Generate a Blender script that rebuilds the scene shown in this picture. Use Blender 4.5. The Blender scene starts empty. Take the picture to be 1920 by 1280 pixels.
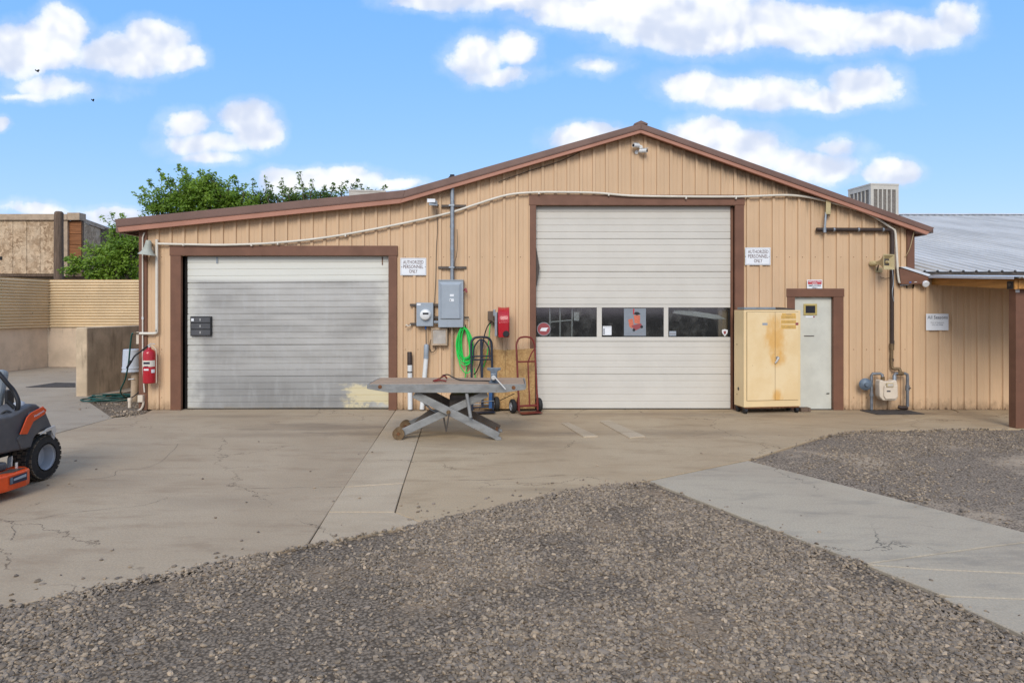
import bpy, math, random
import numpy as np
from mathutils import Vector, Matrix, Euler

random.seed(7)
rng = np.random.default_rng(7)
scene = bpy.context.scene
COL = scene.collection
R = math.radians

# ------------------------------------------------------------------ camera
CAM_H, DW, F = 1.82, 12.0, 1240.0           # eye height, metres to the facade, focal length in photo pixels
cd = bpy.data.cameras.new('camera'); cam = bpy.data.objects.new('camera', cd); COL.objects.link(cam)
cam.location = (0, -DW, CAM_H); cam.rotation_euler = (R(90), 0, 0)
cd.sensor_width = 36; cd.lens = 36*F/1920; cd.shift_y = -60/1920; cd.clip_end = 2000; cd.clip_start = .05
scene.camera = cam

# ------------------------------------------------------------------ sun and exposure
SUN_EL, SUN_AZ = 34, 187                     # azimuth clockwise from +Y
sd = bpy.data.lights.new('sun', 'SUN'); sun = bpy.data.objects.new('sun', sd); COL.objects.link(sun)
sd.energy = 1.5; sd.angle = R(28); sd.color = (1, .94, .85)
sv = Vector((math.sin(R(SUN_AZ))*math.cos(R(SUN_EL)), math.cos(R(SUN_AZ))*math.cos(R(SUN_EL)), math.sin(R(SUN_EL))))
sun.rotation_euler = sv.to_track_quat('Z', 'Y').to_euler()
sun.location = (-8, -14, 18)
vs = scene.view_settings
vs.view_transform = 'Standard'; vs.look = 'None'; vs.gamma = 1; vs.use_curve_mapping = False; vs.exposure = 0.72
scene.cycles.use_denoising = True; scene.cycles.denoising_prefilter = 'NONE'
scene.cycles.max_bounces = 5; scene.cycles.diffuse_bounces = 3; scene.cycles.transparent_max_bounces = 6
scene.render.film_transparent = False

# ------------------------------------------------------------------ node helper
class NT:
    def __init__(s, nt): s.nt = nt; s.nodes = nt.nodes; s.links = nt.links
    def n(s, t, props=None, **ins):
        nd = s.nodes.new(t)
        for k, v in (props or {}).items(): setattr(nd, k, v)
        for k, v in ins.items():
            key = int(k[1:]) if k[0] == 'i' and k[1:].isdigit() else k.replace('_', ' ')
            s.set(nd.inputs[key], v)
        return nd
    def set(s, sock, v):
        if isinstance(v, bpy.types.NodeSocket): s.links.new(v, sock)
        elif isinstance(v, bpy.types.Node): s.links.new(v.outputs[0], sock)
        else:
            if isinstance(v, tuple) and len(v) == 3 and sock.type == 'RGBA': v = (*v, 1)
            sock.default_value = v
    def m(s, op, a, b=0., c=None):
        nd = s.nodes.new('ShaderNodeMath'); nd.operation = op
        s.set(nd.inputs[0], a); s.set(nd.inputs[1], b)
        if c is not None: s.set(nd.inputs[2], c)
        return nd.outputs[0]
    def ss(s, x, lo, hi, a=0., b=1.):
        nd = s.nodes.new('ShaderNodeMapRange'); nd.interpolation_type = 'SMOOTHSTEP'
        s.set(nd.inputs[0], x); s.set(nd.inputs[1], lo); s.set(nd.inputs[2], hi); s.set(nd.inputs[3], a); s.set(nd.inputs[4], b)
        return nd.outputs[0]
    def mix(s, f, a, b, mode='MIX'):
        nd = s.nodes.new('ShaderNodeMix'); nd.data_type = 'RGBA'; nd.blend_type = mode
        s.set(nd.inputs[0], f); s.set(nd.inputs[6], a); s.set(nd.inputs[7], b)
        return nd.outputs[2]
    def noise(s, vec, scale, detail=5, rough=.55, dist=0.):
        nd = s.nodes.new('ShaderNodeTexNoise')
        s.set(nd.inputs['Vector'], vec); nd.inputs['Scale'].default_value = scale
        nd.inputs['Detail'].default_value = detail; nd.inputs['Roughness'].default_value = rough; nd.inputs['Distortion'].default_value = dist
        return nd.outputs[0]
    def vmul(s, vec, sc):
        nd = s.nodes.new('ShaderNodeVectorMath'); nd.operation = 'MULTIPLY'
        s.set(nd.inputs[0], vec); nd.inputs[1].default_value = sc
        return nd.outputs[0]

# ------------------------------------------------------------------ world: sky with cumulus
def make_world():
    w = bpy.data.worlds.new('World'); scene.world = w; w.use_nodes = True
    w.cycles.sampling_method = 'MANUAL'; w.cycles.sample_map_resolution = 256
    t = NT(w.node_tree); t.nodes.clear()
    sky = t.n('ShaderNodeTexSky', dict(sky_type='NISHITA', sun_disc=False, sun_elevation=R(SUN_EL), sun_rotation=R(SUN_AZ),
              altitude=2500, air_density=1.0, dust_density=.0, ozone_density=1.6))
    tc = t.n('ShaderNodeTexCoord'); d = tc.outputs['Generated']
    sx = t.n('ShaderNodeSeparateXYZ', None, i0=d)
    yc = t.m('MAXIMUM', sx.outputs[1], .08)
    u = t.m('DIVIDE', sx.outputs[0], yc); v = t.m('DIVIDE', sx.outputs[2], yc)
    uv = t.n('ShaderNodeCombineXYZ', None, i0=u, i1=v, i2=0.).outputs[0]
    warp = t.n('ShaderNodeTexNoise', None, Vector=uv, Scale=9., Detail=5., Roughness=.6).outputs['Color']
    wv = t.n('ShaderNodeVectorMath', dict(operation='SUBTRACT'), i0=warp, i1=(.5, .5, .5)).outputs[0]
    wv = t.vmul(wv, (.05, .04, 0))
    uvw = t.n('ShaderNodeVectorMath', dict(operation='ADD'), i0=uv, i1=wv).outputs[0]
    blobs = [(60,86,105,42,1),(120,58,58,44,1),(0,95,90,55,1),(230,98,110,44,1),(290,72,70,44,1),(345,102,52,28,1),(105,166,100,19,.42),(30,182,80,10,.38),
             (350,232,52,32,.9),(455,222,56,34,1),(478,248,50,34,1),(385,268,90,24,.75),(395,295,60,15,.6),
             (820,2,100,18,.8),(1000,2,200,30,.9),(1220,20,220,52,1),(1340,48,240,50,1),(1500,58,240,46,1),(1690,62,130,38,1),(1790,40,45,42,.8),(1100,30,150,30,.8),
             (890,108,62,40,.9),(970,95,40,34,.9),(935,138,70,18,.7),(1120,122,46,14,.42),
             (1300,165,76,32,.8),(1420,178,150,36,.85),(1620,165,72,40,1),(1560,188,120,26,.9),
             (1090,258,72,28,1),(1140,250,55,24,1),(1320,258,80,38,1),(1390,285,90,45,.9),(1530,305,85,34,.8),(1560,272,55,18,.55),
             (1680,318,58,26,.95),(0,232,20,13,.8),(600,340,135,28,.85),(520,332,45,22,.8),(655,324,42,18,.9),(745,346,52,14,.75),(205,402,70,18,.7),(60,398,80,12,.5),(430,245,40,10,.3)]
    fld = None
    for (px, py, rx, ry, a) in blobs:
        mp = t.n('ShaderNodeMapping', dict(vector_type='TEXTURE'), i0=uvw)
        mp.inputs[1].default_value = ((px-960)/F, (580-py)/F, 0); mp.inputs[3].default_value = (rx/F*1.12, ry/F*1.12, 1)
        ln = t.n('ShaderNodeVectorMath', dict(operation='LENGTH'), i0=mp.outputs[0]).outputs['Value']
        f = t.m('MULTIPLY_ADD', ln, -a, a)
        fld = f if fld is None else t.m('SMOOTH_MAX', fld, f, .12)
    det = t.noise(uv, 12, 8, .62)
    off = t.n('ShaderNodeVectorMath', dict(operation='ADD'), i0=uvw, i1=(-.010, .022, 0)).outputs[0]
    lo1 = t.noise(uvw, 10, 3, .5); lo2 = t.noise(off, 10, 3, .5)
    fld = t.m('MULTIPLY_ADD', t.m('SUBTRACT', det, .5), 1.15, fld)
    front = t.ss(sx.outputs[1], .1, .3)
    inside = t.m('MULTIPLY', front, t.m('MULTIPLY', t.ss(t.m('ABSOLUTE', u), .85, 1.0, 1., 0.), t.ss(v, .5, .62, 1., 0.)))
    # the same kind of sky goes on all round
    g = t.vmul(d, (1, 1, 2.2))
    gen = t.m('SUBTRACT', t.m('MULTIPLY', t.noise(g, 2.6, 7, .58), 2.8), 1.26)
    tot = t.m('ADD', t.m('MULTIPLY', fld, inside), t.m('MULTIPLY', gen, t.m('SUBTRACT', 1., inside)))
    edge = t.ss(tot, -.03, .26); opac = t.ss(tot, -.05, .5, .5, 1.); halo = t.ss(tot, -.3, .15, 0., .22)
    mask = t.m('MAXIMUM', t.m('MULTIPLY', edge, opac), halo)
    mask = t.m('MULTIPLY', mask, t.ss(sx.outputs[2], -.02, .03))
    shade = t.ss(t.m('SUBTRACT', lo2, lo1), -.10, .13, 1., 0.)
    ccol = t.mix(shade, (3.2, 3.5, 4.2), (4.9, 4.9, 4.9))
    sc_ = t.n('ShaderNodeSeparateColor', None, Color=sky.outputs[0])
    skyc = t.n('ShaderNodeCombineColor', None, Red=t.m('MULTIPLY', t.m('POWER', sc_.outputs[0], .68), .95),
               Green=t.m('MULTIPLY', t.m('POWER', sc_.outputs[1], .36), 1.84), Blue=t.m('MULTIPLY', t.m('POWER', sc_.outputs[2], .1), 4.15))
    col = t.mix(t.m('MULTIPLY', mask, .95), skyc.outputs[0], ccol)
    bg = t.n('ShaderNodeBackground', None, Color=col, Strength=.135)
    out = t.n('ShaderNodeOutputWorld'); t.links.new(bg.outputs[0], out.inputs[0])
make_world()

# ------------------------------------------------------------------ coordinates: a photo pixel and a distance give a point
def at(px, py, Y=0.):
    d = DW + Y
    return Vector(((px-960)/F*d, Y, CAM_H-(py-580)/F*d))
def gnd(px, py, z=0.):
    d = F*(CAM_H-z)/(py-580)
    return Vector(((px-960)/F*d, d-DW, z))
def wx(px, Y=0.): return (px-960)/F*(DW+Y)
def wz(py, Y=0.): return CAM_H-(py-580)/F*(DW+Y)

# ------------------------------------------------------------------ materials
def mat(name, col, rough=.6, metal=0., var=.25, scale=5., bump=.15, bscale=60., col2=None, stains=(), stretch=(1,1,1), spec=.35, coat=0., fine=.0):
    m = bpy.data.materials.new(name); m.use_nodes = True
    t = NT(m.node_tree); t.nodes.clear()
    o = t.n('ShaderNodeTexCoord').outputs['Object']
    vec = t.vmul(o, stretch)
    c2 = col2 or tuple(c*(1-var) for c in col)
    nz = t.noise(vec, scale, 7, .6)
    c = t.mix(t.ss(nz, .33, .67), col, c2)
    if fine:
        c = t.mix(t.ss(t.noise(o, 220, 3, .7), .35, .7, 0., fine), c, tuple(x*.45 for x in col))
    for (sc, svec, lo, hi, amt, scol) in stains:
        sv_ = t.vmul(o, svec)
        c = t.mix(t.ss(t.noise(sv_, sc, 8, .65), lo, hi, 0., amt), c, scol)
    p = t.n('ShaderNodeBsdfPrincipled', None, Base_Color=c, Metallic=metal)
    t.set(p.inputs['Roughness'], t.ss(nz, .2, .8, max(rough-.1, .05), min(rough+.1, 1.)))
    p.inputs['Specular IOR Level'].default_value = spec
    p.inputs['Coat Weight'].default_value = coat
    if bump:
        b = t.n('ShaderNodeBump', None, Strength=bump, Distance=.01, Height=t.noise(o, bscale, 5, .6))
        t.links.new(b.outputs[0], p.inputs['Normal'])
    out = t.n('ShaderNodeOutputMaterial'); t.links.new(p.outputs[0], out.inputs[0])
    return m

M = {}
DIRT = (.16, .12, .085)
def siding_mat(name, c0, mildew):
    m = bpy.data.materials.new(name); m.use_nodes = True; t = NT(m.node_tree); t.nodes.clear()
    o = t.n('ShaderNodeTexCoord').outputs['Object']; s = t.n('ShaderNodeSeparateXYZ', None, i0=o); rnd = t.n('ShaderNodeObjectInfo').outputs['Random']
    n1 = t.noise(t.vmul(o, (1,1,.5)), 1.3, 6, .6)
    c = t.mix(t.ss(n1, .35, .65), c0, tuple(x*.9 for x in c0))
    c = t.mix(t.m('MULTIPLY', rnd, .16), c, tuple(x*.68 for x in c0))
    c = t.mix(t.ss(t.noise(t.vmul(o, (2.5,1,.35)), 2.2, 7, .65), .56, .8, 0., .3), c, (.42,.27,.15))
    c = t.mix(t.ss(t.noise(t.vmul(o, (9,1,.22)), 5, 6, .65), .58, .82, 0., .32), c, (.33,.22,.13))
    n3 = t.noise(t.vmul(o, (3,1,1.5)), 4, 7, .7)
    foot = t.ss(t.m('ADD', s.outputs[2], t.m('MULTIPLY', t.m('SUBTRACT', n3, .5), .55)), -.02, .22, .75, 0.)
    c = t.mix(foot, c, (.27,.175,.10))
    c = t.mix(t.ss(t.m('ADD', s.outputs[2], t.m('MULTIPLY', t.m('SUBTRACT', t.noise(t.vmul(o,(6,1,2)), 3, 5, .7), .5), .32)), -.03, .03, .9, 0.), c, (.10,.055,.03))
    if mildew:
        # grey-black mildew running down from under the right-hand rake
        xa_, za_ = (1202-960)/F*11.8, CAM_H+(580-249)/F*11.8; xb_, zb_ = (1739-960)/F*11.8, CAM_H+(580-440)/F*11.8
        ln = t.m('MULTIPLY_ADD', t.m('SUBTRACT', s.outputs[0], xa_), (zb_-za_)/(xb_-xa_), za_)
        dd = t.m('SUBTRACT', ln, s.outputs[2])
        st = t.noise(t.vmul(o, (14,1,.6)), 2.5, 6, .65)
        k = t.ss(t.m('ADD', dd, t.m('MULTIPLY', t.m('SUBTRACT', st, .5), .9)), -.05, .32, .62, 0.)
        k = t.m('MULTIPLY', k, t.m('MULTIPLY', t.ss(s.outputs[0], 2.5, 3.4), t.ss(s.outputs[0], 5.2, 6.6, 1., .25)))
        c = t.mix(k, c, (.105,.08,.055))
    p = t.n('ShaderNodeBsdfPrincipled', None, Base_Color=c, Roughness=.5); p.inputs['Specular IOR Level'].default_value = .35
    b = t.n('ShaderNodeBump', None, Strength=.12, Distance=.015, Height=t.noise(t.vmul(o, (1,1,.6)), 4, 3, .5)); t.links.new(b.outputs[0], p.inputs['Normal'])
    out = t.n('ShaderNodeOutputMaterial'); t.links.new(p.outputs[0], out.inputs[0]); return m
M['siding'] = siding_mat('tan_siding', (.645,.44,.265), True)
M['siding2'] = siding_mat('tan_siding_annex', (.66,.45,.27), False)
M['trim'] = mat('brown_trim', (.185,.085,.05), .5, var=.2, scale=3, bump=.06, bscale=30, stains=[(4,(1,1,1),.6,.8,.35,(.10,.045,.03))])
M['rake'] = mat('rake_brown', (.185,.105,.08), .45, var=.18, scale=2.5, bump=.04, bscale=25)
M['fascia'] = mat('fascia_brown', (.42,.195,.13), .5, var=.12, scale=2.5, bump=.04, bscale=25)
M['roof'] = mat('roof_brown', (.14,.085,.065), .45)
M['dark'] = mat('dark_gap', (.018,.015,.013), .9, bump=0)
M['interior'] = mat('interior_dark', (.05,.05,.05), .9, bump=0)
M['door_white'] = mat('door_white', (.60,.565,.50), .42, var=.07, scale=1.5, bump=.03, bscale=12,
                      stains=[(3,(1,1,.5),.6,.85,.25,(.42,.41,.34)), (1.2,(1,1,.6),.6,.8,.15,(.36,.37,.36))])
M['person_door'] = mat('person_door_paint', (.60,.59,.51), .45, var=.12, scale=3, bump=.04, bscale=12, stains=[(5,(1,1,.6),.6,.8,.4,(.36,.33,.26))])
M['steel'] = mat('grey_steel', (.33,.36,.38), .42, .55, var=.2, scale=8, bump=.05)
M['tsteel'] = mat('table_steel', (.275,.275,.265), .5, .08, var=.3, scale=5, bump=.08, stretch=(1,1,2), stains=[(5,(1,1,1),.55,.75,.55,(.19,.15,.10)), (13,(1,1,1),.62,.74,.6,(.15,.075,.035))])
M['vise'] = mat('vise_grey', (.17,.20,.23), .45, .2, var=.3, scale=20, stains=[(15,(1,1,1),.58,.7,.5,(.10,.07,.05))])
M['elec'] = mat('electric_grey', (.33,.37,.41), .45, .1, var=.1, scale=5, bump=.03)
M['conduit'] = mat('conduit_galvanised', (.34,.37,.40), .4, .6, var=.25, scale=12, bump=.03)
M['strut'] = mat('strut_dark', (.12,.10,.085), .55, .5)
M['black'] = mat('black_plastic', (.018,.018,.02), .5, bump=.05)
M['rubber'] = mat('rubber', (.022,.021,.02), .8, bump=.2, bscale=90, stains=[(14,(1,1,1),.5,.75,.5,(.07,.06,.05))])
M['pvc'] = mat('pvc_cream', (.70,.64,.54), .4, var=.1, scale=6, bump=.02)
M['white'] = mat('white_paint', (.72,.72,.70), .45, var=.1, bump=.04, stains=[(6,(1,1,.4),.6,.8,.35,(.45,.40,.32))])
M['sign'] = mat('sign_white', (.76,.77,.78), .35, var=.05, bump=0)
M['ink'] = mat('ink_brown', (.10,.028,.022), .6, var=.05, bump=0)
M['ink_dark'] = mat('ink_dark', (.03,.03,.05), .6, var=.05, bump=0)
M['ink_grey'] = mat('ink_grey', (.26,.26,.28), .6, var=.05, bump=0)
M['red_print'] = mat('red_print', (.50,.035,.04), .4, var=.05, bump=0)
M['red'] = mat('red_paint', (.42,.012,.02), .3, var=.12, coat=.3, bump=.02)
M['dkred'] = mat('dark_red_paint', (.19,.03,.022), .4, var=.25, scale=10, bump=.05, stains=[(9,(1,1,1),.6,.8,.5,(.10,.05,.035))])
M['navy'] = mat('navy_paint', (.018,.024,.04), .4, var=.2, bump=.04)
M['blue'] = mat('blue_paint', (.03,.09,.22), .4, var=.2, bump=.04)
M['green'] = mat('green_cord', (.03,.62,.10), .4, var=.15, bump=.02)
M['hose'] = mat('green_hose', (.012,.075,.06), .45, var=.2, bump=.03)
M['yellow'] = mat('yellow_cabinet', (.78,.585,.32), .42, var=.08, scale=2, bump=.03, bscale=10, stains=[(3,(1.5,1,.5),.6,.8,.25,(.62,.42,.18))])
M['rust'] = mat('rust', (.20,.085,.035), .85, var=.4, scale=20, bump=.3)
M['rustwheel'] = mat('rusty_wheel', (.21,.135,.07), .7, .3, var=.4, scale=20, bump=.3)
M['brownpipe'] = mat('brown_pipe', (.06,.04,.032), .5, .2)
M['brass'] = mat('brass_pipe', (.22,.15,.08), .5, .5, var=.3, scale=20)
M['gas'] = mat('gas_meter_cream', (.66,.56,.44), .45, var=.1, bump=.04, stains=[(10,(1,1,1),.6,.8,.4,(.40,.30,.2))])
M['gaspipe'] = mat('gas_pipe_grey', (.22,.23,.245), .5, .4, var=.3, scale=14)
M['regul'] = mat('regulator_blue_grey', (.14,.18,.225), .5, .2, var=.2, scale=14)
M['wood'] = mat('plank_wood', (.42,.295,.20), .7, var=.3, scale=4, stretch=(.35,6,6), bump=.3, bscale=40, stains=[(3,(.6,3,3),.58,.8,.5,(.22,.15,.11))])
M['beam'] = mat('beam_wood', (.50,.235,.06), .55, var=.35, scale=3, stretch=(6,.4,6), bump=.12)
M['pole'] = mat('pole_wood', (.17,.115,.08), .85, var=.4, scale=5, stretch=(5,5,.4), bump=.5, bscale=25)
M['orange_wood'] = mat('orange_wood', (.30,.12,.045), .75, var=.4, scale=4, stretch=(.4,5,5), bump=.2)
M['galv_roof'] = mat('galvanised_roof', (.62,.60,.565), .5, .0, var=.22, scale=1.1, bump=.03, stretch=(1.5,.3,1),
                     stains=[(1.6,(.5,.8,1),.55,.75,.4,(.70,.71,.70))])
M['flash'] = mat('white_flashing', (.66,.69,.72), .35, .2, var=.1)
M['conc_wall'] = mat('concrete_wall', (.70,.545,.39), .85, var=.22, scale=1.6, bump=.25, bscale=35, fine=.15,
                     stains=[(2.4,(2,2,.4),.58,.78,.55,(.21,.155,.11)), (9,(1,1,1),.66,.76,.6,(.12,.085,.06))])
M['stub'] = mat('stub_concrete', (.66,.51,.345), .9, var=.3, scale=2.2, bump=.35, bscale=30, fine=.2,
                stains=[(3,(2.5,2.5,.5),.5,.75,.6,(.17,.12,.08)), (11,(1,1,1),.66,.76,.7,(.10,.07,.05))])
M['corr'] = mat('corrugated_cream', (.72,.55,.34), .5, var=.15, scale=1.2, bump=.05, stains=[(4.5,(1,1,1),.66,.71,.85,(.11,.075,.05)), (2,(1,1,.5),.58,.8,.3,(.40,.30,.19))])
M['cream_wall'] = mat('cream_wall', (.45,.37,.27), .8)
M['mower_grey'] = mat('mower_grey', (.085,.085,.09), .42, var=.2, bump=.04, stains=[(6,(1,1,1),.52,.8,.35,(.20,.17,.13)), (30,(1,1,1),.62,.72,.3,(.18,.15,.11))])
M['mower_orange'] = mat('mower_orange', (.68,.075,.012), .35, var=.15, bump=.02, coat=.2, stains=[(9,(1,1,1),.6,.8,.4,(.32,.09,.04))])
M['rim'] = mat('rim_grey', (.42,.43,.45), .4, .2, var=.15, bump=.03)
M['seat'] = mat('seat_grey', (.27,.29,.29), .55, var=.1)
M['ash'] = mat('light_alloy', (.62,.60,.56), .3, .3, var=.1)
M['horn'] = mat('horn_cream', (.50,.40,.21), .5, var=.15)
M['bell'] = mat('bell_pale', (.42,.43,.36), .55, var=.15, scale=10)
M['brownbox'] = mat('brown_box', (.14,.095,.065), .6)
M['lens'] = mat('ribbed_lens', (.55,.50,.44), .25, var=.2, scale=9, spec=.5, stains=[(7,(1,1,1),.55,.75,.6,(.40,.22,.06))])
M['cooler'] = mat('cooler_beige', (.53,.49,.42), .5, var=.12)
M['louver'] = mat('cooler_pad', (.20,.175,.15), .8, var=.3, scale=20)
M['bucket'] = mat('bucket_white', (.52,.56,.62), .45, var=.12, scale=8, stains=[(5,(1,1,1),.6,.8,.3,(.35,.30,.24))])
M['tanpipe'] = mat('tan_pipe', (.46,.34,.23), .6, var=.25)
M['mat_dark'] = mat('dark_mat', (.075,.065,.058), .9, var=.3, scale=9, bump=.3)
M['blackglass'] = mat('meter_dial', (.02,.02,.025), .2, bump=0)
M['grill'] = mat('paper_grey', (.235,.26,.29), .4, var=.12, scale=6, bump=0)
M['pinkish'] = mat('poster_orange', (.62,.17,.10), .5, var=.25, scale=60, bump=0)
M['maroon'] = mat('sticker_maroon', (.30,.07,.075), .4, var=.1, bump=0)
M['faded'] = mat('faded_label', (.72,.43,.11), .5, var=.15, scale=30, bump=0)
M['faded_ink'] = mat('faded_label_ink', (.55,.36,.13), .5, var=.1, bump=0)
M['rim_yellow'] = mat('window_frame_ochre', (.50,.38,.13), .5, var=.2)
M['bluebit'] = mat('blue_plastic', (.03,.13,.42), .4)
M['ctwig'] = mat('bark', (.09,.07,.05), .9, var=.3, scale=12, bump=.4)

def glass_mat():
    m = bpy.data.materials.new('window_glass'); m.use_nodes = True; t = NT(m.node_tree); t.nodes.clear()
    tr = t.n('ShaderNodeBsdfTransparent', None, Color=(.8,.82,.82))
    gl = t.n('ShaderNodeBsdfGlossy', None, Color=(.9,.92,.95), Roughness=.06)
    fr = t.n('ShaderNodeFresnel', None, IOR=1.5)
    mx = t.n('ShaderNodeMixShader', None, i0=t.m('ADD', fr.outputs[0], .02), i1=tr.outputs[0], i2=gl.outputs[0])
    df = t.n('ShaderNodeBsdfDiffuse', None, Color=(.25,.25,.23))
    o = t.n('ShaderNodeTexCoord').outputs['Object']
    dust = t.ss(t.noise(o, 4, 8, .65), .42, .8, .02, .22)
    mx2 = t.n('ShaderNodeMixShader', None, i0=dust, i1=mx.outputs[0], i2=df.outputs[0])
    out = t.n('ShaderNodeOutputMaterial'); t.links.new(mx2.outputs[0], out.inputs[0]); return m
M['glass'] = glass_mat()

def osb_mat(name, cols, weather, k_=1.):
    m = bpy.data.materials.new(name); m.use_nodes = True; t = NT(m.node_tree); t.nodes.clear()
    o = t.n('ShaderNodeTexCoord').outputs['Object']
    wn = t.n('ShaderNodeTexNoise', None, Vector=o, Scale=7., Detail=2.).outputs['Color']
    wd = t.n('ShaderNodeVectorMath', dict(operation='MULTIPLY_ADD'), i0=wn, i1=(.35,.35,.35), i2=o).outputs[0]
    c = cols[0]
    cc = None
    for k, (sv_, s_) in enumerate([((1,1,2.4), 9), ((2.4,1,1), 10), ((1.6,1,1.5), 17)]):
        vo = t.n('ShaderNodeTexVoronoi', dict(feature='F1'), Vector=t.vmul(wd, sv_), Scale=float(s_)*k_)
        g = t.n('ShaderNodeSeparateColor', None, Color=vo.outputs['Color'])
        lay = t.mix(g.outputs[0], cols[0], cols[1])
        cc = lay if cc is None else t.mix(t.ss(g.outputs[1], .45, .55), cc, lay)
    big = t.ss(t.noise(o, .9, 6, .65), .42, .68, 0., weather)
    cc = t.mix(big, cc, cols[2])
    p = t.n('ShaderNodeBsdfPrincipled', None, Base_Color=cc, Roughness=.8)
    out = t.n('ShaderNodeOutputMaterial'); t.links.new(p.outputs[0], out.inputs[0]); return m
M['osb'] = osb_mat('osb_board', [(.50,.31,.12), (.33,.18,.062), (.24,.14,.06)], .5)
M['osb_old'] = osb_mat('osb_weathered', [(.60,.43,.27), (.24,.145,.075), (.66,.52,.36)], .6, .42)

def galv_door_mat():
    m = bpy.data.materials.new('galvanised_door'); m.use_nodes = True; t = NT(m.node_tree); t.nodes.clear()
    o = t.n('ShaderNodeTexCoord').outputs['Object']
    s = t.n('ShaderNodeSeparateXYZ', None, i0=o)
    x0, x1, zt, zb = wx(347), wx(729), wz(524), 0.
    n1 = t.noise(t.vmul(o, (.35,1,1.5)), 1.7, 7, .55)
    metal = t.mix(t.ss(n1, .3, .7), (.47,.455,.425), (.335,.32,.295))
    low = t.ss(t.m('ADD', s.outputs[2], t.m('MULTIPLY', t.m('SUBTRACT', n1, .5), .5)), .35, .95, .55, 0.)
    metal = t.mix(low, metal, (.25,.25,.245))
    metal = t.mix(t.ss(t.noise(t.vmul(o, (1,1,.25)), 9, 5, .6), .45, .75, 0., .3), metal, (.50,.50,.49))
    # old paint is left along the edges of the sheet, worn away in its middle
    ex = t.m('MINIMUM', t.m('SUBTRACT', s.outputs[0], x0), t.m('SUBTRACT', x1, s.outputs[0]))
    n2 = t.noise(o, 5, 7, .62)
    edge = t.ss(t.m('ADD', ex, t.m('MULTIPLY', t.m('SUBTRACT', n2, .5), .6)), -.05, .4, 1., 0.)
    top = t.ss(s.outputs[2], zt-.06, zt+.03)
    paint = t.m('MAXIMUM', t.m('MULTIPLY', edge, .6), t.m('MULTIPLY', top, .9))
    c = t.mix(paint, metal, (.68,.67,.60))
    # cream touch-up at the lower right corner
    px_ = t.ss(t.m('ADD', s.outputs[0], t.m('MULTIPLY', t.m('SUBTRACT', t.noise(t.vmul(o,(1,1,2)), 6, 6, .65), .5), .9)), wx(640), wx(664))
    pz_ = t.ss(t.m('ADD', s.outputs[2], t.m('MULTIPLY', t.m('SUBTRACT', t.noise(o, 8, 6, .65), .5), .25)), .40, .48, 1., 0.)
    pl_ = t.ss(t.m('ADD', s.outputs[2], t.m('MULTIPLY', t.m('SUBTRACT', n2, .5), .15)), .10, .14)
    c = t.mix(t.m('MULTIPLY', px_, t.m('MULTIPLY', pz_, t.m('MAXIMUM', pl_, t.ss(n2, .45, .6)))), c, (.66,.58,.38))
    bot = t.ss(t.m('ADD', s.outputs[2], t.m('MULTIPLY', t.m('SUBTRACT', n2, .5), .1)), .0, .05, 1., 0.)
    c = t.mix(t.m('MULTIPLY', bot, .6), c, (.36,.28,.16))
    p = t.n('ShaderNodeBsdfPrincipled', None, Base_Color=c)
    t.set(p.inputs['Metallic'], t.m('MULTIPLY', t.m('SUBTRACT', 1., paint), .35)); t.set(p.inputs['Roughness'], t.ss(n1, .3, .7, .5, .38))
    b = t.n('ShaderNodeBump', None, Strength=.12, Distance=.02, Height=t.noise(t.vmul(o,(1,1,2)), 3, 3, .5)); t.links.new(b.outputs[0], p.inputs['Normal'])
    out = t.n('ShaderNodeOutputMaterial'); t.links.new(p.outputs[0], out.inputs[0]); return m
M['galv_door'] = galv_door_mat()

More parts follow.
